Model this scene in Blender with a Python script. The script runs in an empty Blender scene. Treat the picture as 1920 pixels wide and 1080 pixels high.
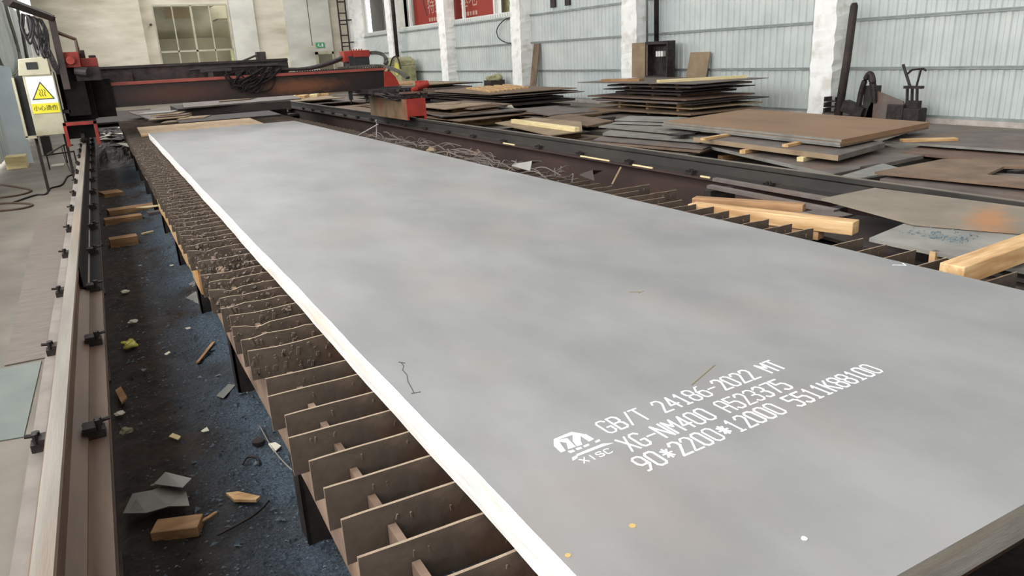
import bpy, bmesh, math, random
from mathutils import Vector, Matrix, noise
random.seed(7)
C = bpy.context.scene.collection
SC = bpy.context.scene
R = math.radians

# ------------------------------------------------------------------ camera, world, exposure
FPX = 1379.127
PITCH, ROLL, HEAD = 0.309633, -0.0505664, 0.48732
CAM = Vector((-0.589565, -0.634222, 1.70132))
F_ = Vector((math.sin(HEAD)*math.cos(PITCH), math.cos(HEAD)*math.cos(PITCH), -math.sin(PITCH)))
R0 = Vector((math.cos(HEAD), -math.sin(HEAD), 0)); U0 = R0.cross(F_)
R_ = R0*math.cos(ROLL) + U0*math.sin(ROLL); U_ = R_.cross(F_)
cam = bpy.data.cameras.new('camera'); cam.sensor_width = 36; cam.lens = FPX/1920*36
cam.clip_start = 0.02; cam.clip_end = 300
co = bpy.data.objects.new('camera', cam); C.objects.link(co)
co.matrix_world = Matrix(((R_.x, U_.x, -F_.x, CAM.x), (R_.y, U_.y, -F_.y, CAM.y), (R_.z, U_.z, -F_.z, CAM.z), (0, 0, 0, 1)))
SC.camera = co

wd = bpy.data.worlds.new('overcast_sky'); SC.world = wd; wd.use_nodes = True
bg = wd.node_tree.nodes['Background']; bg.inputs[0].default_value = (1.0, 1.0, 0.985, 1); bg.inputs[1].default_value = 5.4
SC.view_settings.view_transform = 'Standard'; SC.view_settings.look = 'None'
SC.view_settings.gamma = 1.0; SC.view_settings.use_curve_mapping = False
SC.view_settings.exposure = 0.0
SC.cycles.max_bounces = 7; SC.cycles.diffuse_bounces = 4; SC.cycles.glossy_bounces = 3
SC.cycles.sample_clamp_indirect = 6
SC.cycles.use_denoising = True
SC.cycles.caustics_reflective = False; SC.cycles.caustics_refractive = False


def portal(loc, rot, sx, sy):           # guides the sampling of the sky through an opening, gives off nothing itself
    l = bpy.data.lights.new('opening_portal', 'AREA'); l.shape = 'RECTANGLE'; l.size = sx; l.size_y = sy
    l.cycles.is_portal = True
    o = bpy.data.objects.new('opening_portal', l); C.objects.link(o); o.location = loc; o.rotation_euler = rot


LEFT_X, RIGHT_X, BACK_Y, FRONT_Y, ROOF_Z = -2.5, 13.6, 43.6, -12.0, 8.5
LOW_Z, HIGH_Z = 1.25, 7.6      # daylight band of the left wall
portal((LEFT_X - .05, 14, (LOW_Z + HIGH_Z)/2), (0, R(-90), 0), HIGH_Z - LOW_Z, 54)
SKY_X = (1.5, 9.2)
for sx_ in SKY_X:
    portal((sx_ + .45, 15.5, ROOF_Z + .02), (0, 0, 0), .9, 50)
portal((5.8, 34.75, ROOF_Z + .02), (0, 0, 0), 2.8, 13.5)


# ------------------------------------------------------------------ helpers
def at(u, v, z):
    "floor-plan position of photo pixel (u, v) on the horizontal plane at height z"
    d = F_*FPX + R_*(u - 960) - U_*(v - 540)
    t = (z - CAM.z)/d.z
    p = CAM + d*t
    return (p.x, p.y)


def lin(c):
    return tuple(((x/255)/12.92 if x/255 <= .04045 else ((x/255 + .055)/1.055)**2.4) for x in c) + (1,)


def mat(name, c1, c2=None, scale=6, rough=.7, metal=0, bump=0.0, bscale=40, stretch=(1, 1, 1), c3=None, c3scale=2, c3amt=.5,
        contrast=(.35, .65), spec=.5, detail=6, coords='Object', rough2=None):
    m = bpy.data.materials.new(name); m.use_nodes = True
    nt = m.node_tree; b = nt.nodes['Principled BSDF']
    b.inputs['Roughness'].default_value = rough; b.inputs['Metallic'].default_value = metal
    b.inputs['Specular IOR Level'].default_value = spec
    c2 = c2 or c1
    tc = nt.nodes.new('ShaderNodeTexCoord'); mp = nt.nodes.new('ShaderNodeMapping')
    mp.inputs['Scale'].default_value = stretch
    nt.links.new(tc.outputs[coords], mp.inputs[0])
    n = nt.nodes.new('ShaderNodeTexNoise'); n.inputs['Scale'].default_value = scale; n.inputs['Detail'].default_value = detail
    n.inputs['Roughness'].default_value = .6
    nt.links.new(mp.outputs[0], n.inputs['Vector'])
    r = nt.nodes.new('ShaderNodeValToRGB'); r.color_ramp.elements[0].position = contrast[0]; r.color_ramp.elements[1].position = contrast[1]
    r.color_ramp.elements[0].color = lin(c1); r.color_ramp.elements[1].color = lin(c2)
    nt.links.new(n.outputs['Fac'], r.inputs[0])
    out = r.outputs[0]
    if c3:
        n3 = nt.nodes.new('ShaderNodeTexNoise'); n3.inputs['Scale'].default_value = c3scale; n3.inputs['Detail'].default_value = 5
        mp3 = nt.nodes.new('ShaderNodeMapping'); mp3.inputs['Location'].default_value = (3.1, 7.7, 1.3); mp3.inputs['Scale'].default_value = stretch
        nt.links.new(tc.outputs[coords], mp3.inputs[0]); nt.links.new(mp3.outputs[0], n3.inputs['Vector'])
        r3 = nt.nodes.new('ShaderNodeValToRGB'); r3.color_ramp.elements[0].position = .52; r3.color_ramp.elements[1].position = .68
        r3.color_ramp.elements[0].color = (0, 0, 0, 1); r3.color_ramp.elements[1].color = (c3amt, c3amt, c3amt, 1)
        nt.links.new(n3.outputs['Fac'], r3.inputs[0])
        mx = nt.nodes.new('ShaderNodeMix'); mx.data_type = 'RGBA'
        nt.links.new(r3.outputs[0], mx.inputs[0]); nt.links.new(out, mx.inputs[6]); mx.inputs[7].default_value = lin(c3)
        out = mx.outputs[2]
    nt.links.new(out, b.inputs['Base Color'])
    if rough2 is not None:
        mr = nt.nodes.new('ShaderNodeMapRange'); mr.inputs[3].default_value = rough; mr.inputs[4].default_value = rough2
        nt.links.new(n.outputs['Fac'], mr.inputs[0]); nt.links.new(mr.outputs[0], b.inputs['Roughness'])
    if bump:
        nb = nt.nodes.new('ShaderNodeTexNoise'); nb.inputs['Scale'].default_value = bscale; nb.inputs['Detail'].default_value = 5
        nt.links.new(mp.outputs[0], nb.inputs['Vector'])
        bp = nt.nodes.new('ShaderNodeBump'); bp.inputs['Strength'].default_value = bump; bp.inputs['Distance'].default_value = .01
        nt.links.new(nb.outputs['Fac'], bp.inputs['Height']); nt.links.new(bp.outputs[0], b.inputs['Normal'])
    return m


M = {}
M['plate'] = mat('mill_scale_steel', (122, 122, 123), (142, 141, 141), 2.2, .42, .0, .05, 30, (1, .55, 1), c3=(146, 132, 124), c3scale=2.6, c3amt=.3, rough2=.55, spec=.6)
M['cut_face'] = mat('flame_cut_edge', (205, 203, 200), (232, 230, 226), 9, .5, .0, .15, 60, (1, .4, 6), c3=(206, 186, 160), c3scale=3, c3amt=.5)  # bare cut steel, with the daylight on it painted in as extra paleness
M['cut_face_end'] = mat('flame_cut_end', (120, 117, 112), (142, 138, 130), 9, .5, .0, .15, 60, (.5, 1, 4), c3=(140, 118, 92), c3scale=3, c3amt=.5)  # same cut steel, the end's shade painted in as a darker tone
M['stencil'] = mat('white_stencil_paint', (196, 199, 200), (232, 234, 235), 60, .7, contrast=(.3, .5))
M['scratch'] = mat('scratch_mark', (60, 58, 60), rough=.8)
M['scratch_br'] = mat('brown_scratch', (120, 104, 70), rough=.8)
M['slat'] = mat('rusty_slat_steel', (62, 53, 47), (98, 85, 74), 5, .62, .15, .25, 45, c3=(120, 84, 62), c3scale=4, c3amt=.5)
M['slat_lip'] = mat('worn_slat_edge', (128, 110, 94), (168, 148, 126), 9, .6, .1, .1, 40, c3=(150, 104, 72), c3scale=3, c3amt=.5)  # slat steel again, with the light on tops and ends painted in
M['slat_edge'] = mat('rusty_beam', (104, 84, 72), (152, 128, 110), 6, .65, .1, .3, 40, c3=(170, 130, 80), c3scale=1.3, c3amt=.5)
M['slag'] = mat('slag_floor', (44, 36, 31), (76, 64, 56), 7, .85, 0, 1.0, 38, c3=(70, 52, 40), c3scale=1.2, c3amt=.7)
M['slag_blue'] = mat('blue_slag', (92, 106, 112), (134, 150, 156), 26, .55, .3, .8, 90)
M['slag_chip'] = mat('slag_chips', (52, 56, 62), (120, 134, 146), 9, .6, .3)
M['iron'] = mat('dark_iron', (36, 31, 31), (66, 58, 56), 7, .6, .4, .2, 40)
M['iron_green'] = mat('rail_web_paint', (38, 37, 34), (60, 55, 51), 3, .6, .2, .2, 30, (1, .4, 1))
M['brown_beam'] = mat('brown_painted_beam', (84, 66, 54), (112, 88, 70), 3, .55, .1, .1, 40, (2, .3, 1), c3=(60, 46, 38), c3scale=2, c3amt=.6)
M['red_brown'] = mat('red_brown_web', (50, 36, 33), (72, 52, 46), 3, .7, .1, .1, 30, (1, .3, 1))
M['rail_top'] = mat('worn_rail_head', (112, 105, 97), (146, 137, 126), 3, .4, .3, .05, 60, (4, .2, 1), c3=(150, 118, 88), c3scale=3, c3amt=.4)
M['rail_top2'] = mat('dull_rail_head', (104, 94, 84), (130, 118, 104), 3, .5, .3, .05, 60, (4, .2, 1))
M['rust'] = mat('rust_brown', (104, 84, 68), (132, 110, 90), 2.5, .75, .05, .1, 40, c3=(78, 62, 54), c3scale=1.5, c3amt=.6)
M['rust_tan'] = mat('rust_tan', (136, 116, 92), (158, 138, 112), 2.5, .75, 0, .08, 40, c3=(120, 92, 70), c3scale=1.5, c3amt=.6)
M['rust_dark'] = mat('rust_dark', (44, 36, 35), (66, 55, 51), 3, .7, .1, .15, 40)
M['rust_purple'] = mat('mill_purple', (88, 79, 76), (116, 106, 100), 3, .6, .1, .1, 40, c3=(120, 88, 70), c3scale=1.5, c3amt=.5)
M['rust_red'] = mat('rust_red', (94, 74, 64), (118, 94, 80), 3, .7, .05, .1, 40)
M['grey_steel'] = mat('grey_steel', (116, 115, 111), (148, 146, 140), 3, .5, .1, .1, 40, c3=(116, 104, 92), c3scale=2, c3amt=.5)
M['green_steel'] = mat('green_grey_steel', (108, 107, 100), (136, 134, 126), 4, .55, .1, .1, 40)
M['brown_top'] = mat('brown_sheet_top', (128, 98, 70), (148, 116, 86), 1.2, .6, .0, .05, 40, (1, .4, 1), c3=(112, 84, 66), c3scale=.8, c3amt=.6)
M['p1'] = mat('tan_sheet_orange_rust', (116, 106, 94), (136, 124, 110), 3, .65, 0, .05, 40)


def stain(m, centre, radii, col, amt=.8, wob=.35, z3=None):
    "an irregular rust stain at a place of its own on the sheet (object coordinates)"
    nt = m.node_tree; b = nt.nodes['Principled BSDF']; src = b.inputs['Base Color'].links[0].from_socket
    tc = nt.nodes.new('ShaderNodeTexCoord'); mp = nt.nodes.new('ShaderNodeMapping'); mp.vector_type = 'TEXTURE'
    mp.inputs['Location'].default_value = (centre[0], centre[1], 0); mp.inputs['Scale'].default_value = (radii[0], radii[1], 1)
    if len(centre) > 2: mp.inputs['Rotation'].default_value = (0, 0, centre[2])
    nt.links.new(tc.outputs['Object'], mp.inputs[0])
    ns = nt.nodes.new('ShaderNodeTexNoise'); ns.inputs['Scale'].default_value = 9; ns.inputs['Detail'].default_value = 6; nt.links.new(tc.outputs['Object'], ns.inputs['Vector'])
    if z3:
        mp.inputs['Location'].default_value = (centre[0], z3[0], z3[1]); mp.inputs['Rotation'].default_value = (0, 0, 0); mp.inputs['Scale'].default_value = (radii[0], 50, radii[1])
    ln = nt.nodes.new('ShaderNodeVectorMath'); ln.operation = 'LENGTH'; nt.links.new(mp.outputs[0], ln.inputs[0])
    ad = nt.nodes.new('ShaderNodeMath'); ad.operation = 'MULTIPLY_ADD'; ad.inputs[1].default_value = wob*4; ad.inputs[2].default_value = -wob*2
    nt.links.new(ns.outputs['Fac'], ad.inputs[0])
    a2 = nt.nodes.new('ShaderNodeMath'); nt.links.new(ln.outputs['Value'], a2.inputs[0]); nt.links.new(ad.outputs[0], a2.inputs[1])
    mr = nt.nodes.new('ShaderNodeMapRange'); mr.inputs[1].default_value = 1.1; mr.inputs[2].default_value = .3; mr.inputs[3].default_value = 0; mr.inputs[4].default_value = amt
    nt.links.new(a2.outputs[0], mr.inputs[0])
    mx = nt.nodes.new('ShaderNodeMix'); mx.data_type = 'RGBA'; nt.links.new(mr.outputs[0], mx.inputs[0]); nt.links.new(src, mx.inputs[6]); mx.inputs[7].default_value = lin(col)
    nt.links.new(mx.outputs[2], b.inputs['Base Color'])
M['tan_sheet'] = mat('tan_sheet', (176, 146, 110), (198, 168, 132), 3, .7, 0, .05, 40, (2, .5, 1))
M['wood'] = mat('fresh_timber', (182, 142, 96), (220, 186, 140), 3, .75, 0, .15, 40, (1, 8, 8), c3=(168, 116, 66), c3scale=2, c3amt=.6)
M['wood_cream'] = mat('cream_timber', (216, 196, 146), (236, 218, 172), 4, .75, 0, .1, 40, (1, 8, 8))
M['wood_brown'] = mat('brown_timber', (138, 104, 70), (176, 136, 98), 4, .8, 0, .15, 40, (1, 8, 8))
M['red'] = mat('red_paint', (128, 34, 27), (158, 48, 36), 5, .5, 0, .1, 30, c3=(90, 40, 34), c3scale=4, c3amt=.5)
M['red_dirty'] = mat('dirty_red_paint', (96, 76, 54), (128, 108, 82), 3, .7, 0, .1, 30, (1, 1.2, .7), c3=(128, 56, 42), c3scale=1.4, c3amt=.9)
M['red_dull'] = mat('dull_red_flange', (120, 52, 44), (150, 72, 60), 4, .6, 0, .1, 30)
M['beam_web'] = mat('oily_brown_web', (22, 16, 15), (34, 22, 20), 3, .45, .1, .1, 30, (.5, 1, 1), c3=(70, 38, 28), c3scale=1.1, c3amt=.6)
M['black'] = mat('black_rubber', (22, 22, 23), (38, 38, 40), 10, .6)
M['oil'] = mat('oily_grime', (18, 15, 14), (34, 28, 26), 8, .8, spec=.2)  # near-black for dark gantry parts and the shade painted along the left rail
M['dust'] = mat('dusty_flange', (118, 110, 104), (140, 131, 124), 5, .8)
M['hose'] = mat('grey_black_hose', (40, 36, 38), (64, 58, 59), 14, .65)
M['chain'] = mat('energy_chain', (62, 62, 54), (92, 90, 80), 20, .6)
M['cream'] = mat('cream_cabinet', (176, 170, 146), (196, 190, 166), 3, .55, 0, 0, 40, c3=(140, 128, 100), c3scale=4, c3amt=.5)
M['sign_white'] = mat('sign_white', (224, 228, 228), rough=.35)
M['sign_yellow'] = mat('sign_yellow', (226, 214, 40), (236, 224, 70), 8, rough=.35)
M['sign_black'] = mat('sign_dark', (52, 50, 30), rough=.5)
M['floor'] = mat('concrete_floor', (112, 105, 95), (136, 128, 117), 1.1, .7, 0, .1, 25, c3=(92, 80, 70), c3scale=.35, c3amt=.7)
M['floor_teal'] = mat('worn_teal_sheet', (92, 102, 97), (110, 118, 111), 3, .5)
M['floor_plank'] = mat('brown_floor_sheet', (108, 96, 88), (126, 113, 104), 6, .6, 0, .1, 30, (1, 4, 1))
M['whitewash'] = mat('whitewash', (244, 243, 240), (254, 254, 252), 2.5, .85, 0, .35, 12, c3=(196, 190, 180), c3scale=3, c3amt=.5)
M['plaster'] = mat('stained_plaster', (206, 198, 180), (228, 220, 204), .7, .9, 0, .1, 6, (.6, 1, 2.2), c3=(160, 148, 128), c3scale=.5, c3amt=.55)
M['plaster_cool'] = mat('pale_plaster', (202, 200, 192), (222, 220, 212), .7, .9, 0, .1, 6, (.8, 1, 1.8), c3=(176, 170, 160), c3scale=.5, c3amt=.5)
M['panel'] = mat('pale_steel_cladding', (192, 199, 197), (208, 214, 211), 1.2, .5, .05, 0, c3=(176, 188, 194), c3scale=.3, c3amt=.6)
M['girt'] = mat('grey_girt', (140, 148, 146), (164, 170, 166), 2, .5, .3)
M['curb'] = mat('pale_curb', (176, 166, 160), (204, 194, 188), 4, .9, 0, .2, 20)
M['frame'] = mat('window_frame', (168, 164, 144), (190, 186, 166), 3, .6)
M['white_frame'] = mat('white_window_frame', (224, 226, 222), rough=.5)
M['roof'] = mat('roof_sheet', (150, 152, 150), (170, 172, 170), 1, .7)
M['banner'] = mat('red_banner', (140, 42, 32), (150, 48, 37), 1, .7)
M['banner_text'] = mat('banner_lettering', (186, 150, 134), rough=.7)
M['room'] = mat('room_beyond', (104, 100, 86), (128, 122, 104), .5, .8)
M['room2'] = mat('curtain_beyond', (146, 144, 130), (170, 166, 150), .8, .8)
M['room_orange'] = mat('tan_shed_beyond', (140, 126, 104), (152, 138, 116), .8, .8)
M['grass'] = mat('hedge_beyond', (150, 156, 112), (186, 190, 150), 6, .9)
M['paper'] = mat('scrap_paper', (206, 200, 184), (226, 220, 204), 8, .8)
M['yellow_bag'] = mat('yellow_wrapper', (190, 176, 40), (214, 206, 110), 14, .4)
M['greenish'] = mat('olive_machine', (142, 140, 104), (168, 164, 126), 5, .6, c3=(96, 92, 66), c3scale=3, c3amt=.7)
M['green_sign'] = mat('green_sign', (70, 160, 110), rough=.5)
M['blue_white'] = mat('blue_white_sheet', (214, 226, 236), (230, 240, 248), 2, .5)
M['white_leds'] = mat('white_breaker', (226, 226, 222), rough=.5)
M['cable_brown'] = mat('dusty_cable', (84, 66, 54), (104, 84, 70), 8, .8)
M['loops'] = mat('grey_green_cable', (92, 96, 84), (120, 122, 108), 8, .7)

gl = bpy.data.materials.new('window_glass'); gl.use_nodes = True
b_ = gl.node_tree.nodes['Principled BSDF']; b_.inputs['Base Color'].default_value = (.88, .89, .86, 1); b_.inputs['Roughness'].default_value = .05
b_.inputs['Transmission Weight'].default_value = 1.0; b_.inputs['IOR'].default_value = 1.02
M['glass'] = gl

# wall cladding tinted: blue-green film; kept plain


class MB:
    def __init__(s): s.v = []; s.f = []

    def add(s, vs, fs):
        o = len(s.v); s.v += [tuple(v) for v in vs]; s.f += [tuple(i + o for i in f) for f in fs]; return s

    def box(s, c, d, yaw=0, rot=None):
        m = rot if rot is not None else Matrix.Rotation(yaw, 3, 'Z'); c = Vector(c)
        vs = [c + m @ Vector((x*d[0]/2, y*d[1]/2, z*d[2]/2)) for x in (-1, 1) for y in (-1, 1) for z in (-1, 1)]
        return s.add(vs, [(0, 1, 3, 2), (4, 6, 7, 5), (0, 4, 5, 1), (2, 3, 7, 6), (0, 2, 6, 4), (1, 5, 7, 3)])

    def bx(s, x0, x1, y0, y1, z0, z1):
        return s.box(((x0 + x1)/2, (y0 + y1)/2, (z0 + z1)/2), (abs(x1 - x0), abs(y1 - y0), abs(z1 - z0)))

    def prism(s, poly, z0, z1):
        a = sum(poly[i][0]*poly[(i + 1) % len(poly)][1] - poly[(i + 1) % len(poly)][0]*poly[i][1] for i in range(len(poly)))
        if a < 0: poly = poly[::-1]
        n = len(poly)
        zz0 = z0 if isinstance(z0, (list, tuple)) else [z0]*n; zz1 = z1 if isinstance(z1, (list, tuple)) else [z1]*n
        vs = [(p[0], p[1], zz0[i]) for i, p in enumerate(poly)] + [(p[0], p[1], zz1[i]) for i, p in enumerate(poly)]
        fs = [tuple(range(n))[::-1], tuple(range(n, 2*n))] + [(i, (i + 1) % n, n + (i + 1) % n, n + i) for i in range(n)]
        return s.add(vs, fs)

    def ex(s, poly, axis, a0, a1):
        "polygon in the plane across 'axis' extruded from a0 to a1: axis y takes (x, z) pairs, axis x takes (y, z) pairs"
        n = len(poly)
        f = (lambda p, a: (p[0], a, p[1])) if axis == 'y' else (lambda p, a: (a, p[0], p[1]))
        vs = [f(p, a0) for p in poly] + [f(p, a1) for p in poly]
        return s.add(vs, [tuple(range(n)), tuple(range(n, 2*n))[::-1]] + [(i, n + i, n + (i + 1) % n, (i + 1) % n) for i in range(n)])

    def tube(s, pts, r, n=8, closed=False):
        pts = [Vector(p) for p in pts]; rings = []
        L = len(pts); ref = Vector((0, 0, 1))
        for i, p in enumerate(pts):
            a = pts[(i - 1) % L] if (closed or i) else p; b = pts[(i + 1) % L] if (closed or i < L - 1) else p
            t = (b - a)
            t = t.normalized() if t.length > 1e-9 else Vector((0, 0, 1))
            up = ref if abs(t.dot(ref)) < .95 else Vector((1, 0, 0))
            x = t.cross(up).normalized(); y = x.cross(t)
            rr = r[i] if isinstance(r, (list, tuple)) else r
            rings.append([p + x*math.cos(k*2*math.pi/n)*rr + y*math.sin(k*2*math.pi/n)*rr for k in range(n)])
        o = []; fs = []
        for q in rings: o += q
        for i in range(L if closed else L - 1):
            j = (i + 1) % L
            for k in range(n): fs.append((i*n + k, i*n + (k + 1) % n, j*n + (k + 1) % n, j*n + k))
        if not closed: fs += [tuple(range(n))[::-1], tuple(range((L - 1)*n, L*n))]
        return s.add(o, fs)

    def build(s, name, m, parent=None, bevel=0, smooth=False, loc=None):
        me = bpy.data.meshes.new(name); me.from_pydata(s.v, [], s.f); me.update()
        if not isinstance(m, (list, tuple)): m = [m]
        for k in m: me.materials.append(M[k] if isinstance(k, str) else k)
        bm = bmesh.new(); bm.from_mesh(me); bmesh.ops.recalc_face_normals(bm, faces=bm.faces); bm.to_mesh(me); bm.free()
        if smooth:
            for p in me.polygons: p.use_smooth = True
        o = bpy.data.objects.new(name, me); C.objects.link(o)
        if parent: o.parent = parent
        if loc: o.location = loc
        if bevel:
            bv = o.modifiers.new('bevel', 'BEVEL'); bv.width = bevel; bv.segments = 2; bv.limit_method = 'ANGLE'
        return o


def tag(o, label=None, cat=None, group=None, kind=None):
    if label: o['label'] = label
    if cat: o['category'] = cat
    if group: o['group'] = group
    if kind: o['kind'] = kind
    return o


def thing(name, label, cat, loc=(0, 0, 0), group=None, rz=0):
    o = bpy.data.objects.new(name, None); C.objects.link(o); o.location = loc; o.rotation_euler = (0, 0, rz); o.empty_display_size = .1
    return tag(o, label, cat, group)


def struct(name, mb, m, **k):
    return tag(mb.build(name, m, **k), kind='structure')


def smoothpath(pts, n=6):
    pts = [Vector(p) for p in pts]; out = []
    for i in range(len(pts) - 1):
        p0 = pts[max(i - 1, 0)]; p1 = pts[i]; p2 = pts[i + 1]; p3 = pts[min(i + 2, len(pts) - 1)]
        for k in range(n):
            t = k/n
            out.append(.5*((2*p1) + (p2 - p0)*t + (2*p0 - 5*p1 + 4*p2 - p3)*t*t + (3*p1 - p0 - 3*p2 + p3)*t**3))
    return out + [pts[-1]]


def font_mesh(text, size, name):
    cu = bpy.data.curves.new(name, 'FONT'); cu.body = text; cu.size = size; cu.align_x = 'CENTER'; cu.align_y = 'CENTER'; cu.extrude = .002
    t = bpy.data.objects.new(name, cu); C.objects.link(t)
    dg = bpy.context.evaluated_depsgraph_get(); dg.update()
    me = bpy.data.meshes.new_from_object(t.evaluated_get(dg))
    bpy.data.objects.remove(t); me.name = name
    return me


# ------------------------------------------------------------------ the hall
mb = MB(); mb.bx(-6, 16, FRONT_Y, BACK_Y + .4, -.3, 0)
struct('floor', mb, 'floor')

# right wall: ribbed cladding, girts, upper window band
def ribbed(y0, y1, z0, z1, x, pitch=.2, h=.03, flip=1):
    mb = MB(); prof = []
    y = y0
    while y < y1 - 1e-6:
        prof += [(y, 0), (y + pitch*.36, 0), (y + pitch*.46, h), (y + pitch*.86, h), (y + pitch, 0)]
        y += pitch
    prof = [p for i, p in enumerate(prof) if i == 0 or p != prof[i - 1]]
    n = len(prof)
    vs = [(x - flip*p[1], p[0], z) for z in (z0, z1) for p in prof] + [(x + flip*.06, y0, z0), (x + flip*.06, y1, z0), (x + flip*.06, y0, z1), (x + flip*.06, y1, z1)]
    fs = [(i, i + 1, n + i + 1, n + i) for i in range(n - 1)] + [(2*n, 2*n + 1, 2*n + 3, 2*n + 2)]
    return mb.add(vs, fs)


a = ribbed(FRONT_Y, 24.0, .12, ROOF_Z, RIGHT_X); b = ribbed(24.0, BACK_Y, .12, 3.12, RIGHT_X); a.add(b.v, b.f)
a.bx(RIGHT_X, RIGHT_X + .1, 24.0, BACK_Y, 5.2, ROOF_Z)
struct('wall_right', a, 'panel')
mb = MB(); mb.bx(RIGHT_X - .12, RIGHT_X + .1, FRONT_Y, BACK_Y, 0, .1)
struct('baseboard_right', mb, 'curb')
mb = MB(); mb.bx(RIGHT_X - .08, RIGHT_X - .02, FRONT_Y, BACK_Y, .1, .15)
struct('trim_1', mb, 'girt')
PILLARS = [3.6, 10.31, 16.95, 23.6, 30.15, 36.8]
for i, z in enumerate((1.03, 2.0, 2.93)):
    mb = MB()
    ys = [FRONT_Y] + [q for p in PILLARS for q in (p, p + .7)] + [BACK_Y - .6]
    for k in range(0, len(ys), 2):
        mb.bx(RIGHT_X - .07, RIGHT_X - .03, ys[k], ys[k + 1], z - .03, z + .03)
        mb.bx(RIGHT_X - .09, RIGHT_X - .07, ys[k], ys[k + 1], z + .01, z + .03)
    struct('trim_%d' % (i + 2), mb, 'girt')
mb = MB(); mb.bx(RIGHT_X - .03, RIGHT_X + .1, 24.3, BACK_Y, 3.0, 3.16); struct('trim_5', mb, 'white_frame')


def pillar(x0, x1, y0, y1, m='whitewash', ragged=.012):
    mb = MB(); random.seed(int(y0*10 + x0)); nz = 70
    corners = [(x0, y0), (x1, y0), (x1, y1), (x0, y1)]
    vs = []
    for k in range(nz + 1):
        z = ROOF_Z*k/nz
        for c in corners:
            j = ragged if z < 3.5 else ragged*.4
            vs.append((c[0] + (random.uniform(0, j) if c[0] == x0 else 0), c[1] + random.uniform(-j, j), z))
    fs = [(4*k + i, 4*k + (i + 1) % 4, 4*k + 4 + (i + 1) % 4, 4*k + 4 + i) for k in range(nz) for i in range(4)] + [(3, 2, 1, 0), (4*nz, 4*nz + 1, 4*nz + 2, 4*nz + 3)]
    mb.add(vs, fs)
    o = mb.build('pillar', m); tag(o, kind='structure'); return o


for y in PILLARS:
    pillar(13.1, 13.59, y, y + (.56 if y == 10.31 else .7), ragged=.02)
pillar(12.95, 13.59, 42.6, 43.55)

# roof with unseen daylight gaps, the widest added to brighten the far end
mb = MB()
GAPS = [(SKY_X[0], SKY_X[0] + .9, -9.5, 40.5), (SKY_X[1], SKY_X[1] + .9, -9.5, 40.5), (4.4, 7.2, 28.0, 41.5)]
cuts = sorted({-3.2, RIGHT_X + .3} | {g_[0] for g_ in GAPS} | {g_[1] for g_ in GAPS})
for xa, xb in zip(cuts, cuts[1:]):
    gap = [g_ for g_ in GAPS if g_[0] <= xa and xb <= g_[1]]
    if gap:
        mb.bx(xa, xb, FRONT_Y, gap[0][2], ROOF_Z, ROOF_Z + .12); mb.bx(xa, xb, gap[0][3], BACK_Y + .4, ROOF_Z, ROOF_Z + .12)
    else: mb.bx(xa, xb, FRONT_Y, BACK_Y + .4, ROOF_Z, ROOF_Z + .12)
struct('ceiling', mb, 'roof')
mb = MB(); mb.bx(LEFT_X - .1, RIGHT_X + .2, FRONT_Y - .15, FRONT_Y, 0, ROOF_Z); struct('wall_front', mb, 'plaster_cool')

# left wall: cladding below, long daylight band above it
a = ribbed(FRONT_Y, 10.0, .1, LOW_Z, LEFT_X, flip=-1); b = ribbed(10.0, BACK_Y, .1, LOW_Z, LEFT_X, pitch=.4, flip=-1); a.add(b.v, b.f)
a.bx(LEFT_X - .1, LEFT_X, FRONT_Y, BACK_Y, HIGH_Z, ROOF_Z)
a.bx(LEFT_X - .1, LEFT_X, FRONT_Y, FRONT_Y + 1, LOW_Z, HIGH_Z)
a.bx(LEFT_X - .1, LEFT_X, 40.8, BACK_Y, LOW_Z, HIGH_Z)
b = ribbed(14.0, 40.8, LOW_Z, 3.9, LEFT_X, pitch=.4, flip=-1); a.add(b.v, b.f)
struct('wall_left', a, 'panel')
for y in (-6.6, .0, 6.7, 13.4, 20.1, 26.8, 33.5, 40.2):
    pillar(LEFT_X - .3, LEFT_X + .12, y, y + .4)
mb = MB()
for y in [FRONT_Y + 1 + 2.2*k for k in range(24)]: mb.bx(LEFT_X - .06, LEFT_X - .01, y, y + .05, LOW_Z, HIGH_Z)
for z in (LOW_Z + .02, 2.9, 4.5, 6.1, HIGH_Z - .02): mb.bx(LEFT_X - .06, LEFT_X - .01, FRONT_Y + 1, 40.8, z - .03, z + .03)
o = struct('window_1', mb, 'white_frame')

# back wall, pilasters, tall window
WX0, WX1, WZ1 = 2.78, 6.42, 4.86
mb = MB(); Y = BACK_Y
mb.bx(LEFT_X, WX0, Y, Y + .3, 0, ROOF_Z); mb.bx(WX0, WX1, Y, Y + .3, WZ1, ROOF_Z); mb.bx(WX1, RIGHT_X, Y, Y + .3, 0, ROOF_Z)
struct('wall_back', mb, 'plaster')
mb = MB(); mb.bx(LEFT_X, 2.15, Y - .5, Y, 0, ROOF_Z); struct('trim_6', mb, 'plaster')
mb = MB(); mb.bx(6.5, 7.75, Y - .35, Y, 0, ROOF_Z); struct('trim_7', mb, 'plaster_cool')
mb = MB(); mb.bx(9.4, 11.9, Y - .2, Y, 0, ROOF_Z); struct('trim_8', mb, 'plaster_cool')
mb = MB()
for k in range(5):
    x = WX0 + (WX1 - WX0)*k/4; w = .06 if k != 2 else .1
    mb.bx(x - w/2, x + w/2, Y - .02, Y + .06, 0, WZ1)
for z in (.02, 2.55, WZ1 - .03): mb.bx(WX0, WX1, Y - .02, Y + .06, z, z + .09)
w2 = struct('window_2', mb, 'frame')
for k in range(4):
    x = WX0 + (WX1 - WX0)*k/4
    for z0, z1 in ((.1, 2.55), (2.64, WZ1)):
        g = MB(); g.bx(x + .04, x + (WX1 - WX0)/4 - .04, Y + .03, Y + .036, z0, z1); g.build('pane', 'glass', w2)
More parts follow.
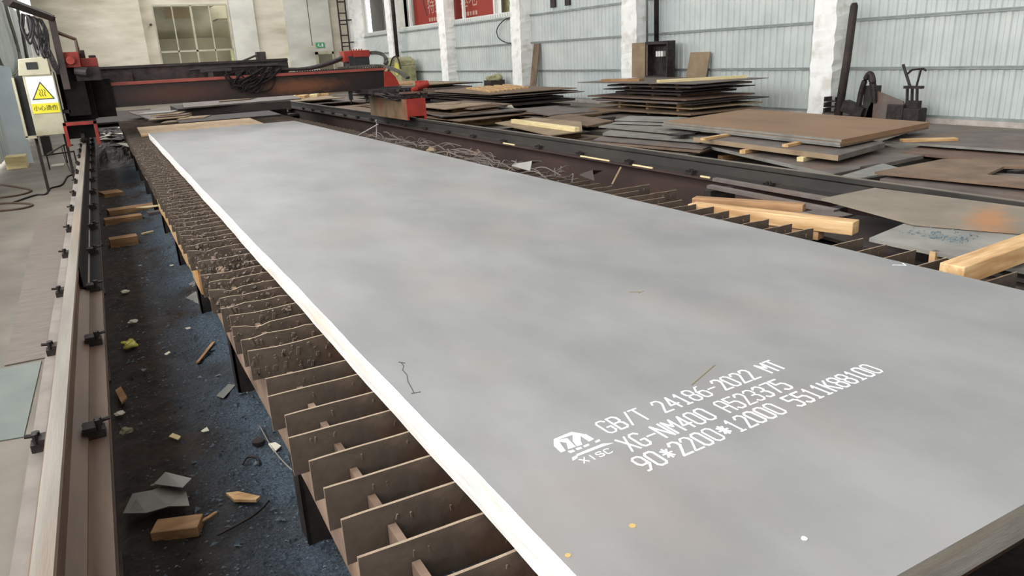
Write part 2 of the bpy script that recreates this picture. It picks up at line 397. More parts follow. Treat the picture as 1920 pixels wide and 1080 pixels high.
# what stands outside that window
mb = MB(); mb.bx(1.6, 8.4, 47.0, 47.1, 0, 3.35); o = mb.build('shed_wall', 'room'); tag(o, 'dark olive lower wall seen through the tall mullioned window', 'wall')
mb = MB(); mb.bx(1.6, 7.3, 47.3, 47.4, 0, 5.8); o = mb.build('curtain_wall', 'room2'); tag(o, 'pale grey green sheeting above the dark wall outside the window', 'wall')
mb = MB(); mb.bx(3.6, 4.9, 46.7, 46.8, 4.4, 5.8); o = mb.build('hanging_board', 'room_orange'); tag(o, 'tan board high up outside the tall window', 'board')
mb = MB(); mb.bx(6.7, 8.3, 46.4, 46.5, 0, 2.6); o = mb.build('hedge_panel', 'grass'); tag(o, 'pale yellow green panel outside the lower right panes', 'panel')

mb = MB(); mb.bx(1.2, 6.15, Y + .32, 48.2, 5.0, 5.1); mb.bx(1.2, 1.3, Y + .32, 48.2, 0, 5.0); mb.bx(8.5, 8.6, Y + .32, 48.2, 0, 3.0); mb.bx(1.2, 8.6, 48.2, 48.3, 0, 4.6)  # roof and walls added to keep the sky off the window view
mb.bx(6.15, 8.6, 45.6, 48.2, 4.2, 4.3)
o = mb.build('annex_shell', 'room'); tag(o, 'dim annex seen through the tall mullioned back window', 'annex')
mb = MB(); mb.bx(16.5, 16.6, 20, 46, 0, 9); o = mb.build('neighbour_wall', mat('grey_render_outside', (74, 74, 68), (88, 88, 80), 1, .9)); tag(o, 'grey neighbouring wall outside the upper right windows', 'wall')
# right wall upper windows with the banner outside
mb = MB()
for y in (24.3, 26.0, 26.35, 29.2, 31.9, 35.3, 35.9, 38.9, 42.1, 43.3): mb.bx(RIGHT_X - .02, RIGHT_X + .08, y, y + .14, 3.16, 5.2)
mb.bx(RIGHT_X - .02, RIGHT_X + .08, 24.3, BACK_Y, 5.1, 5.2)
struct('window_3', mb, 'white_frame')
mb = MB(); mb.bx(14.25, 14.3, 24.0, 26.9, 2.5, 5.4); o = mb.build('hedge_panel', 'grass'); tag(o, 'grey green hedge panel outside the window right of the red banner', 'panel')
bn = thing('banner', 'large red banner with pale lettering outside the upper right windows', 'banner', (13.95, 31.5, 3.1))
mb = MB(); mb.bx(0, .03, -4.9, 4.2, 0, 2.3); mb.build('banner_cloth', 'banner', bn)
for txt, y, s in (('特型', 1.55, .85), ('基地', -2.1, .85)):
    me = font_mesh(txt, s, 'banner_lettering'); me.materials.clear(); me.materials.append(M['banner_text'])
    o = bpy.data.objects.new('banner_lettering', me); C.objects.link(o); o.parent = bn
    o.rotation_euler = (R(90), 0, R(-90)); o.location = (-.012, y, .84)
    l = MB()
    for k in range(6): l.bx(-.01, 0, y + .75 - k*.27 - .17, y + .75 - k*.27, .18, .34)
    l.build('banner_small_lettering', 'banner_text', bn)
mb = MB(); mb.bx(14.3, 14.36, 38.6, 43.3, 3.0, 5.6); o = mb.build('dark_screen', mat('dark_screen_outside', (58, 54, 48), (70, 66, 58), 1, .9)); tag(o, 'dark grey screen outside the far upper window beside the corner', 'screen')
mb = MB(); mb.bx(RIGHT_X - .02, RIGHT_X + .08, 42.2, BACK_Y, 3.16, 5.2); mb.bx(RIGHT_X - .02, RIGHT_X + .08, 35.9, 39.0, 3.16, 5.2); struct('trim_9', mb, 'plaster_cool')

# ------------------------------------------------------------------ the thick plate on the table
W_, L_, T_, ZP = 2.2, 12.0, .09, .80
plate = thing('steel_plate', 'huge thick grey steel plate with white stencilled lettering lying on the cutting table', 'steel plate', (0, 0, ZP - T_))
me = bpy.data.meshes.new('plate_body')
vs = []; fs = []; mi = []
NY = 240
random.seed(3)
def wav(y, ph): return .0022*math.sin(y*3.1 + ph) + .001*math.sin(y*11 + ph*2) + .0004*math.sin(y*37 + ph)
rows = []
for k in range(NY + 1):
    y = L_*k/NY
    xl, xr = wav(y, 0), W_ + wav(y, 2)
    rows.append([(xl, y, 0), (xl - .002, y, T_*.5), (xl, y, T_ - .004), (xl + .004, y, T_), (xr - .004, y, T_), (xr, y, T_ - .004), (xr, y, 0)])
for r_ in rows: vs += r_
for k in range(NY):
    for i in range(7):
        j = (i + 1) % 7
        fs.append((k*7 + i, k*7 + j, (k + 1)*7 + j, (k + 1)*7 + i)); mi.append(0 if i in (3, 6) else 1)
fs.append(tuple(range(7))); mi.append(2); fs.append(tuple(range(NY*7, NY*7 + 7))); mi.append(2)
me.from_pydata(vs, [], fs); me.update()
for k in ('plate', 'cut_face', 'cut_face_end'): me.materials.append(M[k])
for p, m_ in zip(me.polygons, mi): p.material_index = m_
bm = bmesh.new(); bm.from_mesh(me); bmesh.ops.recalc_face_normals(bm, faces=bm.faces); bm.to_mesh(me); bm.free()
o = bpy.data.objects.new('plate_body', me); C.objects.link(o); o.parent = plate

GL = {  # stroke letters on a 4 x 8 grid
    'G': [[(4, 7), (3, 8), (1, 8), (0, 7), (0, 1), (1, 0), (3, 0), (4, 1), (4, 3.6), (2.2, 3.6)]],
    'B': [[(0, 0), (0, 8), (3, 8), (4, 7), (4, 5), (3, 4.1), (0, 4.1)], [(3, 4.1), (4, 3.2), (4, 1), (3, 0), (0, 0)]],
    '/': [[(0, 0), (4, 8)]], 'T': [[(0, 8), (4, 8)], [(2, 8), (2, 0)]],
    '2': [[(0, 6.6), (1, 8), (3, 8), (4, 7), (4, 5.4), (0, 0), (4.2, 0)]],
    '4': [[(3, 0), (3, 8), (0, 2.6), (4.2, 2.6)]], '1': [[(.8, 6.6), (2, 8), (2, 0)], [(.8, 0), (3.2, 0)]],
    '8': [[(1, 4.2), (0, 5), (0, 7), (1, 8), (3, 8), (4, 7), (4, 5), (3, 4.2), (1, 4.2), (0, 3.2), (0, 1), (1, 0), (3, 0), (4, 1), (4, 3.2), (3, 4.2)]],
    '6': [[(3.6, 8), (2.4, 8), (0, 5), (0, 1), (1, 0), (3, 0), (4, 1), (4, 3.4), (3, 4.6), (1, 4.6), (0, 3.6)]],
    '-': [[(.2, 4), (3.8, 4)]],
    '0': [[(1, 0), (0, 1), (0, 7), (1, 8), (3, 8), (4, 7), (4, 1), (3, 0), (1, 0)]],
    'M': [[(0, 0), (0, 8), (2, 4), (4, 8), (4, 0)]], 'N': [[(0, 0), (0, 8), (4, 0), (4, 8)]],
    'X': [[(0, 0), (4, 8)], [(0, 8), (4, 0)]],
    'A': [[(0, 0), (0, 7), (1, 8), (3, 8), (4, 7), (4, 0)], [(0, 3.6), (4, 3.6)]],
    '5': [[(4, 8), (0, 8), (0, 4.8), (3, 4.8), (4, 3.8), (4, 1), (3, 0), (1, 0), (0, 1)]],
    '3': [[(0, 7), (1, 8), (3, 8), (4, 7), (4, 5.2), (3, 4.2), (1.4, 4.2)], [(3, 4.2), (4, 3.2), (4, 1), (3, 0), (1, 0), (0, 1)]],
    '7': [[(0, 8), (4.2, 8), (1.8, 0)]], '9': [[(.4, 0), (1.6, 0), (4, 3), (4, 7), (3, 8), (1, 8), (0, 7), (0, 4.6), (1, 3.4), (3, 3.4), (4, 4.4)]],
    '*': [[(0, 4), (4, 4)], [(2, 6.6), (2, 1.4)], [(.6, 5.9), (3.4, 2.1)], [(.6, 2.1), (3.4, 5.9)]],
    'K': [[(0, 0), (0, 8)], [(4, 8), (0, 3.6)], [(1.2, 4.8), (4, 0)]],
    'I': [[(2, 0), (2, 8)]], 'S': [[(4, 7), (3, 8), (1, 8), (0, 7), (0, 5), (1, 4.2), (3, 4.2), (4, 3.2), (4, 1), (3, 0), (1, 0), (0, 1)]],
    'C': [[(4, 7), (3, 8), (1, 8), (0, 7), (0, 1), (1, 0), (3, 0), (4, 1)]],
}


ZK = 0


def stroke(mb, pts, w, z):
    global ZK
    for i in range(len(pts) - 1):
        ZK = (ZK + 1) % 37; dz = ZK*.000012
        a, b = Vector(pts[i]), Vector(pts[i + 1]); d = (b - a).normalized(); n = Vector((-d.y, d.x))*w/2; e = d*w*.35
        p = [a - e - n, b + e - n, b + e + n, a - e + n]
        mb.prism([(q.x, q.y) for q in p], z, z + .0006 + dz)


def lettering(text, x0, y0, x1, y1, h, w=.0255, sw=.0056, slant=0, name='lettering', parent=None):
    n = len(text); mb = MB(); random.seed(len(text)); last = None
    dirv = Vector((x1 - x0, y1 - y0)); L = dirv.length; dirv.normalize(); up = Vector((-dirv.y, dirv.x)) + dirv*slant
    for i, ch in enumerate(text):
        if ch == ' ':
            mb.build(name, 'stencil', parent); mb = MB(); continue
        o_ = Vector((x0, y0)) + dirv*(L*i/(n - 1) - w/2)
        ww = sw*random.uniform(.85, 1.15)
        for s_ in GL[ch]:
            pts = [o_ + dirv*(p[0]/4*w) + up*(p[1]/8*h) for p in s_]
            stroke(mb, [(p.x, p.y) for p in pts], ww, T_ + .0001)
    return mb.build(name, 'stencil', parent)


lettering('GB/T 24186-2022 MT', .372, .682, .992, .711, .063, parent=plate)
lettering('XG-NM400 A523375', .366, .585, .905, .610, .063, parent=plate)
lettering('90*2200*12000 5511K88100', .342, .499, 1.187, .543, .060, parent=plate)
lettering('XISC', .237, .603, .306, .606, .020, w=.015, sw=.003, parent=plate)
# emblem: rounded arch with arms, dashes and an underline
mb = MB(); z = T_ + .0001
def PX(*pts): return [at(u, v, ZP) for u, v in pts]
def zq(x, y): return (1020 + x/6.4, 730 + y/6.4)
def poly(*pts):
    global ZK
    ZK += 1; mb.prism(PX(*[zq(*p) for p in pts]), z, z + .0006 + (ZK % 37)*.000012)
poly((118, 600), (190, 590), (188, 640), (260, 740), (205, 760), (120, 680))
poly((118, 600), (330, 515), (350, 545), (190, 600)); poly((330, 515), (480, 540), (460, 565), (340, 548))
poly((345, 540), (440, 560), (440, 620), (460, 665), (395, 685), (345, 620)); poly((440, 560), (500, 540), (600, 600), (545, 630))
poly((200, 600), (280, 590), (380, 690), (290, 720), (270, 640), (190, 630))
for p in (((285, 745), (350, 728), (375, 745), (320, 768)), ((380, 712), (440, 692), (460, 712), (400, 732)), ((470, 680), (530, 655), (548, 672), (490, 698)), ((610, 625), (660, 600), (678, 620), (625, 645))): poly(*p)
poly((390, 780), (700, 655), (835, 645), (700, 690), (400, 805)); poly((335, 820), (400, 790), (405, 825), (345, 860))
mb.build('emblem', 'stencil', plate)
mb = MB()
pts = [at(*p, ZP) for p in ((752, 680), (757, 686), (755, 694), (763, 703), (765, 716), (772, 728), (776, 737))]
stroke(mb, pts, .0022, T_); stroke(mb, [at(772, 738, ZP), at(788, 735, ZP)], .004, T_); stroke(mb, [at(748, 679, ZP), at(759, 681, ZP)], .004, T_)
mb.build('scratch', 'scratch', plate)
mb = MB(); stroke(mb, [(.706, .776), (.85, .839)], .003, T_); stroke(mb, [(1.07, 1.53), (1.1, 1.51)], .006, T_); stroke(mb, [(1.09, 1.5), (1.12, 1.51)], .003, T_)
mb.build('scratch', 'scratch_br', plate)
mb = MB(); stroke(mb, [(2.13, 1.17), (2.165, 1.135), (2.18, 1.16)], .004, T_); mb.build('chalk_mark', 'stencil', plate)
mb = MB()
for c, r_, n_ in (((.426, .154), .006, 7),): mb.prism([(c[0] + r_*math.cos(k*6.28/n_)*random.uniform(.7, 1.2), c[1] + r_*math.sin(k*6.28/n_)) for k in range(n_)], T_, T_ + .002)
mb.build('paint_spot', 'stencil', plate)
mb = MB()
for c, r_, n_ in (((.179, .359), .007, 9), ((.003+.02, .352), .006, 9)): mb.prism([(c[0] + r_*math.cos(k*6.28/n_), c[1] + r_*math.sin(k*6.28/n_)) for k in range(n_)], T_, T_ + .001)
mb.build('rust_spot', mat('rust_spot', (190, 160, 100), rough=.8), plate)

# ------------------------------------------------------------------ the slat cutting table
table = thing('cutting_table', 'long rusty slat cutting table on plate legs under the thick steel plate', 'cutting table', (0, 0, 0))
SZ1, SZ0 = ZP - T_, .588
Y0T, Y1T = -.55, 17.5


def slat_mesh(k, burnt):
    random.seed(100 + k)
    x0, x1, th = -.285, 2.70, .008
    n = 60; top = []; bot = []
    for i in range(n + 1):
        x = x0 + (x1 - x0)*i/n
        j = random.uniform(-.010, 0) if burnt else random.uniform(-.0012, 0)
        if burnt and random.random() < .16: j -= random.uniform(.01, .03)
        if x > .1: j *= .15
        top.append((x, SZ1 - .0005 + j)); bot.append((x, SZ0 + random.uniform(-.002, .002)))
    # torch nicks
    mb = MB()
    vs = []
    for i in range(n + 1):
        wob = .0015*math.sin(i*.3 + k)
        vs += [(bot[i][0], -th/2 + wob, bot[i][1]), (top[i][0], -th/2 + wob, top[i][1]), (top[i][0], th/2 + wob, top[i][1]), (bot[i][0], th/2 + wob, bot[i][1])]
    fs = []
    for i in range(n):
        a = 4*i; b = a + 4
        fs += [(a, a + 1, b + 1, b), (a + 1, a + 2, b + 2, b + 1), (a + 2, a + 3, b + 3, b + 2), (a + 3, a, b, b + 3)]
    fs += [(0, 3, 2, 1), (4*n, 4*n + 1, 4*n + 2, 4*n + 3)]
    mb.add(vs, fs)
    if burnt:   # beads of slag frozen on the face
        for q in range(46):
            x = random.choice((random.uniform(-.28, .1), random.uniform(2.1, 2.68), random.uniform(-.28, .0))); zz = random.uniform(SZ0 + .01, SZ1 - .022)
            r_ = random.uniform(.004, .012); h = random.uniform(1, 3)
            mb.box((x, -th/2 - .002, zz), (r_, .008, r_*h), rot=Matrix.Rotation(random.uniform(-.4, .4), 3, 'Y'))
    else:
        for q in range(8):
            x = random.choice((random.uniform(-.25, .1), random.uniform(2.2, 2.65))); zz = random.uniform(SZ0 + .02, SZ1 - .02)
            mb.box((x, -th/2 - .001, zz), (.004, .004, random.uniform(.008, .02)), rot=Matrix.Rotation(random.uniform(-.3, .3), 3, 'Y'))
    me_o = mb.build('slat', ['slat', 'slat_lip'], table)
    for p in me_o.data.polygons:
        if p.normal.z > .8 or abs(p.normal.x) > .9: p.material_index = 1
    return me_o


protos = {(b, k): slat_mesh(k + (10 if b else 0), b) for b in (False, True) for k in range(4)}
used = set()
ys = []
y = .375
while y < 15.0:
    ys.append(y); y += .152
ys = [y_ for y_ in (-.385, -.233, -.081, .071, .223)] + ys
ys = [y_ for y_ in ys if not (abs(y_ - 1.9) < .05)]
random.seed(11)
far = []
for i, y_ in enumerate(ys[:100]):
    burnt = y_ > 1.95
    key = (burnt, random.randrange(4)); p = protos[key]
    if key in used: o = p.copy(); C.objects.link(o)
    else: o = p; used.add(key)
    o.location = (random.uniform(-.015, .012), y_ + random.uniform(-.008, .008), 0)
    if 3.3 < y_ < 3.9 and i % 2 == 0: o.location.x += .22; 
    o.rotation_euler = (random.uniform(-.02, .02) if burnt else 0, 0, random.uniform(-.004, .004))
    o.rotation_euler.x = 0
for k_, p in protos.items():
    if k_ not in used: bpy.data.objects.remove(p)
mb = MB(); y_ = ys[99] + .152
while y_ < Y1T: mb.bx(-.28, 2.7, y_ - .004, y_ + .004, SZ0, SZ1); y_ += .152
o = mb.build('slat', 'slat', table); o['kind'] = 'stuff'
# side beams, centre beams, teeth, legs
for sx in (0, 1):
    xx = -.235 if sx == 0 else 2.62
    mb = MB(); random.seed(5 + sx)
    n = 90; vs = []
    for i in range(n + 1):
        y_ = Y0T + (Y1T - Y0T)*i/n; zt = SZ0 - .004; zb = .44 + random.uniform(-.004, .004)
        wob = .004*math.sin(i*.7)
        vs += [(xx - .008 + wob, y_, zb), (xx - .008 + wob, y_, zt), (xx + .008 + wob, y_, zt), (xx + .008 + wob, y_, zb)]
    fs = []
    for i in range(n):
        a = 4*i; b = a + 4
        fs += [(a, a + 1, b + 1, b), (a + 1, a + 2, b + 2, b + 1), (a + 2, a + 3, b + 3, b + 2), (a + 3, a, b, b + 3)]
    fs += [(0, 3, 2, 1), (4*n, 4*n + 1, 4*n + 2, 4*n + 3)]
    mb.add(vs, fs); mb.build('side_beam', 'slat_edge', table)
for xx in (-.17, .82, 1.62, 2.55):
    mb = MB()
    for i in range(len(ys)):
        y_ = ys[i] + .076; random.seed(i + int(xx*9))
        if y_ < .4 and .5 < xx < 2: continue
        mb.bx(xx - .010, xx + .010, y_ - .065, y_ + .065, SZ0 - .06, SZ1 - .05 + random.uniform(-.008, .004))
    mb.bx(xx - .015, xx + .015, .45 if .5 < xx < 2 else Y0T, Y1T, .40, SZ0 - .03)
    mb.build('slat_comb', 'slat_edge', table)
mb = MB(); random.seed(6); y_ = 3.9
while y_ < 6.8:
    L = random.uniform(.25, .5); mb.prism([(-.262, y_), (-.248, y_), (-.248, y_ + L), (-.262, y_ + L)], .45 - random.uniform(0, .03), SZ0 + random.uniform(-.02, .02)); y_ += L
mb.build('side_plate', mat('tan_orange_plate', (150, 118, 76), (186, 158, 118), 3, .6, c3=(176, 120, 60), c3scale=2, c3amt=.7), table)
mb = MB(); random.seed(9)
for k in range(3200):
    y_ = 2.5 + 9*random.random()**.95; x_ = -.285 + .27*random.random()
    z_ = SZ1 - .012 - random.random()**2*.09; s_ = random.uniform(.003, .010)
    yy = round((y_ - .375)/.152)*.152 + .375 + random.gauss(0, .018)
    mb.box((x_, yy, z_), (s_*random.uniform(.6, 1.8), s_, s_*random.uniform(.6, 2)), rot=Matrix.Rotation(random.uniform(0, 3), 3, (random.random(), random.random(), .5)))
for k in range(1200):
    y_ = 4.4 + 7*random.random(); x_ = 2.25 + .45*random.random(); s_ = random.uniform(.004, .014); yy = round((y_ - .375)/.152)*.152 + .375 + random.gauss(0, .02)
    mb.box((x_, yy, SZ1 - .014 - random.random()**2*.07), (s_*random.uniform(.6, 1.8), s_, s_), rot=Matrix.Rotation(random.uniform(0, 3), 3, (random.random(), random.random(), .5)))
o = mb.build('slag_crust', mat('slag_crust', (70, 58, 52), (128, 112, 100), 20, .7), table); o['kind'] = 'stuff'
lys = [.3, 1.78, 3.28, 4.85, 6.4, 7.95, 9.5, 11.0, 12.5, 14.0, 15.5, 17.0]
for xx in (-.2, 2.58):
    for y_ in lys:
        mb = MB(); mb.bx(xx - .02, xx + .1, y_ - .06, y_ - .048, 0, .46); mb.bx(xx - .02, xx - .008, y_ - .06, y_ + .06, 0, .46)
        mb.build('leg', 'iron', table)
for y_ in lys:
    mb = MB(); mb.bx(-.2, 2.6, y_ - .05, y_ - .03, .3, .41); mb.build('cross_beam', 'iron', table)
mb = MB(); mb.bx(-.25, 2.64, Y0T - .012, Y0T, .30, .585); mb.build('end_beam', 'red_brown', table)

# ------------------------------------------------------------------ the two rails
def rail(xc, ztop, y0, y1, name, label, head, side, clamps, cm, inner):
    t = thing(name, label, 'rail track', (xc, 0, 0))
    zf = ztop - .16
    mb = MB()   # rail section: head, web, foot
    sec = [(-.055, zf), (.055, zf), (.055, zf + .012), (.012, zf + .03), (.009, ztop - .05), (.026, ztop - .036), (.027, ztop - .004), (.023, ztop), (-.023, ztop), (-.027, ztop - .004), (-.026, ztop - .036), (-.009, ztop - .05), (-.012, zf + .03), (-.055, zf + .012)]
    mb.ex(sec, 'y', y0, y1); mb.build('rail_bar', [side], t)
    mb = MB(); mb.bx(-.0225, .0225, y0, y1, ztop, ztop + .0015); mb.build('running_surface', head, t)
    mb = MB()
    mb.bx(-.115, .115, y0, y1, zf - .016, zf); fw = .115 if inner < 0 else .05; mb.bx(-fw, fw, y0, y1, .02, .036); mb.bx(-.006, .006, y0, y1, .036, zf - .016)
    mb.build('support_beam', side if inner < 0 else 'brown_beam', t)
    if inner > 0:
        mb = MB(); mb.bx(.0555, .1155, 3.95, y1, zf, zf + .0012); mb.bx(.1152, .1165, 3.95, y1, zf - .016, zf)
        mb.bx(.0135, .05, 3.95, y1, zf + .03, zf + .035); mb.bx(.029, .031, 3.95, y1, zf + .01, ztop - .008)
        mb.build('oily_cover', 'oil', t)  # shade on the beam's table side, painted as near-black strips
        mb = MB(); mb.bx(-.1155, -.0555, y0, y1, zf, zf + .0012); mb.build('dusty_flange_top', 'dust', t)
    y_ = y0 + .4; pl = None
    while y_ < y1:
        if pl is None:
            mb = MB(); mb.bx(-.06, .06, -.1, .1, 0, .02); pl = mb.build('base_plate', 'iron', t); q_ = pl
        else: q_ = pl.copy(); C.objects.link(q_)
        q_.location = (0, y_, 0); y_ += 2
    cl = MB()
    return t, zf


def make_clamp(parent, zf, m):
    objs = []
    for s in (-1, 1):
        mb = MB()
        mb.box((s*.075, 0, zf + .014), (.065, .05, .028)); mb.box((s*.063, .0, zf + .036), (.04, .06, .014)); mb.box((s*.088, .022, zf + .01), (.03, .1, .018))
        mb.tube([(s*.09, -.015, zf + .02), (s*.09, -.015, zf + .062)], .009, 6); mb.tube([(s*.09, .02, zf + .02), (s*.09, .02, zf + .055)], .013, 6)
        mb.tube([(s*.04, .03, zf + .03), (s*.125, .035, zf + .04)], .007, 6)
        objs.append(mb.build('clamp', m, parent))
    return objs


RX, RZ = 4.27, .68
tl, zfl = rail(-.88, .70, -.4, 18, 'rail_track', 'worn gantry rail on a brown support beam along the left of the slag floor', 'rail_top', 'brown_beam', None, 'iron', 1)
tr, zfr = rail(RX, RZ, -.4, 22, 'rail_track', 'dark gantry rail on a red brown beam between the table and the sheet stacks', 'rail_top2', 'iron_green', None, 'iron', -1)
for o in tr.children:
    if o.name.startswith('support_beam'):
        o.data.materials.clear(); o.data.materials.append(M['red_brown'])
for t, zf, y0, dy, n, m_ in ((tl, zfl, 1.03, .985, 16, 'iron'), (tr, zfr, 1.85, .94, 20, 'iron')):
    base = make_clamp(t, zf, m_)
    for k in range(n):
        for q in base:
            o = q if k == 0 else q.copy()
            if k: C.objects.link(o)
            o.location = (0, y0 + dy*k + (random.uniform(-.03, .03) if k else 0), 0)
# pale battens left on the right beam's flange
for ((ua, va), (ub, vb)) in (((1104, 290), (1158, 299)), ((1204, 306), (1242, 312)), ((962, 265), (985, 269)), ((1325, 328), (1342, 331))):
    (xa, ya), (xb, yb) = at(ua, va, zfr + .01), at(ub, vb, zfr + .01)
    xm = RX - .1
    mb = MB(); mb.box((xm, (ya + yb)/2, zfr + .0075), (.014, abs(yb - ya), .014)); o = mb.build('wood_strip', 'wood_cream')
    tag(o, 'thin pale wood strip lying between clamps on the right rail beam flange', 'wood strip', 'wood strips on the right rail beam')

# ------------------------------------------------------------------ slag floor
def slag_patch(x0, x1, y0, y1, name, mats):
    vs = []; fs = []
    xs = [x0 + .016*k for k in range(52)]; dx = .016
    while xs[-1] < x1: dx = min(.06, dx*1.12); xs.append(min(x1, xs[-1] + dx))
    ys_ = [y0]; dy = .016
    while ys_[-1] < y1: dy = .016 + max(0, ys_[-1] - 2.5)*.006; ys_.append(min(y1, ys_[-1] + dy))
    nx, ny = len(xs) - 1, len(ys_) - 1
    for y in ys_:
        for x in xs:
            h = .006 + .030*max(0, noise.noise(Vector((x*2.2, y*2.2, 0)))) + .014*noise.noise(Vector((x*11, y*11, 3))) + .010*noise.noise(Vector((x*34, y*34, 5)))
            if y < 7: h += .007*max(0, noise.noise(Vector((x*75, y*75, 8))))
            h += .035*math.exp(-((x + .1)/.28)**2)
            h *= max(0, min(1, min(x - x0, x1 - x)/.05))
            vs.append((x, y, max(h, .002)))
    for j in range(ny):
        for i in range(nx):
            a = j*(nx + 1) + i; fs.append((a, a + 1, a + nx + 2, a + nx + 1))
    me = bpy.data.meshes.new(name); me.from_pydata(vs, [], fs); me.update(); me.materials.append(mats)
    for p in me.polygons: p.use_smooth = True
    o = bpy.data.objects.new(name, me); C.objects.link(o); return o


# slag material: dark cinder with reflected skylight painted in blue-grey near the table legs
sm = M['slag']; nt = sm.node_tree
for n_ in nt.nodes:
    if n_.type == 'BUMP': n_.inputs['Distance'].default_value = .035
    if n_.type == 'TEX_NOISE' and abs(n_.inputs['Scale'].default_value - 38) < .1: n_.inputs['Roughness'].default_value = .72; n_.inputs['Detail'].default_value = 8
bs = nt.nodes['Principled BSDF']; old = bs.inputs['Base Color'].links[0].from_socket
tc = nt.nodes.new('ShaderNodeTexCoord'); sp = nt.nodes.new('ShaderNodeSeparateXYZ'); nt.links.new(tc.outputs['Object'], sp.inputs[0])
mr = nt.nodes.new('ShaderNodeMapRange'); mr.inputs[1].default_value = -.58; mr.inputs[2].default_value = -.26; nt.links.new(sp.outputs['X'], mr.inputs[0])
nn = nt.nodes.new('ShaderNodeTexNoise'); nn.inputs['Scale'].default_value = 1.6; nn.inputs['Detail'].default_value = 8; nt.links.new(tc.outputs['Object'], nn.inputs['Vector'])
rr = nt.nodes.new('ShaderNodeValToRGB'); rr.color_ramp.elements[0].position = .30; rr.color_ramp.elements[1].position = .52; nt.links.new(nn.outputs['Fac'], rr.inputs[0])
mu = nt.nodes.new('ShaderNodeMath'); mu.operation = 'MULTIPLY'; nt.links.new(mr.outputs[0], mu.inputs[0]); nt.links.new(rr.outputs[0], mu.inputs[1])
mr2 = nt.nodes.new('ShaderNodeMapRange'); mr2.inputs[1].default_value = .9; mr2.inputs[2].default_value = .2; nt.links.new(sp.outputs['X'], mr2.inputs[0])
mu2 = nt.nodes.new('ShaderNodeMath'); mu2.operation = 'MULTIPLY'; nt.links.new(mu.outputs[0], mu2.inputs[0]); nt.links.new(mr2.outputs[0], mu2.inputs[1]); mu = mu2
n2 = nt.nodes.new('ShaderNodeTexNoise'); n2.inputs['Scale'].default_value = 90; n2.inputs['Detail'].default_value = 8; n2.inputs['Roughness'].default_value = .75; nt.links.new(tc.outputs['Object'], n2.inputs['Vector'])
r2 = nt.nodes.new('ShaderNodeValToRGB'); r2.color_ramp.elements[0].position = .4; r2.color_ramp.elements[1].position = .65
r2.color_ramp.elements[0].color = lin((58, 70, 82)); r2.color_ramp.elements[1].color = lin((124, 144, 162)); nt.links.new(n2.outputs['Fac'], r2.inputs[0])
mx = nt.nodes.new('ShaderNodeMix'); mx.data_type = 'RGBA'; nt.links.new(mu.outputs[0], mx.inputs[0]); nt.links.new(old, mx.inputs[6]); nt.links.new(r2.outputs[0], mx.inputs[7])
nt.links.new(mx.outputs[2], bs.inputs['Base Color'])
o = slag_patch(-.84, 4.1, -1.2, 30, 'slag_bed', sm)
tag(o, 'dark cinder and blue grey slag covering the floor under and beside the table', 'slag', kind='stuff')
mb = MB(); random.seed(21)
for k in range(11000):
    x = -.8 + 1.1*random.random()**.8 if k % 5 else random.uniform(2.6, 4.1); y = 1.0 + 12*random.random()**1.7
    s = random.uniform(.003, .011)*(2.0 if random.random() < .06 else 1)
    z = .012 + .035*math.exp(-((x + .1)/.28)**2)
    a = random.uniform(0, 6.28)
    v = [Vector((math.cos(a + q*2.1)*s, math.sin(a + q*2.1)*s*random.uniform(.4, 1), random.uniform(0, s*.5))) + Vector((x, y, z)) for q in range(3)] + [Vector((x, y, z + s*random.uniform(.5, 1.1)))]
    mb.add(v, [(0, 1, 2), (0, 1, 3), (1, 2, 3), (2, 0, 3)])
o = mb.build('slag_chips', 'slag_chip'); tag(o, 'fine grey blue scale chips strewn over the slag', 'slag chips', kind='stuff')


# ------------------------------------------------------------------ gantry cutting machine
g = thing('cutting_gantry', 'red and black gantry flame cutting machine spanning the table on two rails', 'cutting machine', (0, 0, 0))
GY = 13.2
mb = MB(); mb.bx(-.72, 4.26, GY, GY + .012, 1.19, 1.50); mb.bx(-.72, 4.26, GY + .36, GY + .372, 1.19, 1.50); mb.bx(-.72, 4.26, GY, GY + .372, 1.16, 1.19)
mb.build('main_beam', 'beam_web', g)
stain(M['beam_web'], (.55, 0), (1.1, .17), (80, 44, 34), .6, .2, (GY, 1.33)); stain(M['beam_web'], (2.6, 0), (.85, .15), (120, 72, 46), .7, .2, (GY, 1.31))
mb = MB(); mb.bx(-.72, 4.27, GY - .05, GY + .42, 1.50, 1.545); mb.build('top_flange', 'red_dull', g)
mb = MB()
x = 2.6
while x < 4.2: mb.bx(x, x + .02, GY - .02, GY + .005, 1.545, 1.575); x += .045
mb.bx(2.5, 4.25, GY + .0, GY + .02, 1.545, 1.56); mb.build('gear_rack', 'iron', g)
mb = MB(); mb.bx(-.72, 2.6, GY + .5, GY + .56, 1.52, 1.80); mb.bx(-.72, 2.6, GY + .46, GY + .60, 1.76, 1.785); mb.build('cable_tray', 'iron', g)
mb = MB(); mb.bx(-.6, .0, GY + .36, GY + .50, 1.545, 1.70); mb.build('tray_bracket', 'iron', g)
mb = MB(); mb.bx(2.0, 2.4, GY + .3, GY + .50, 1.545, 1.70); mb.build('tray_bracket', 'iron', g)
mb = MB(); mb.box((1.75, GY + .25, 1.70), (1.5, .12, .02), rot=Matrix.Rotation(.015, 3, 'Y')); mb.box((1.3, GY + .2, 1.66), (.5, .1, .05)); mb.box((1.2, GY + .2, 1.60), (.08, .08, .12)); mb.box((2.2, GY + .2, 1.60), (.08, .08, .12)); mb.build('tool_tray', 'iron_green', g)
mb = MB(); mb.bx(2.08, 2.24, GY + .55, GY + .7, 1.6, 1.93); mb.bx(2.30, 2.45, GY + .5, GY + .6, 1.6, 1.72); mb.build('tray_post', 'iron', g, bevel=.006)
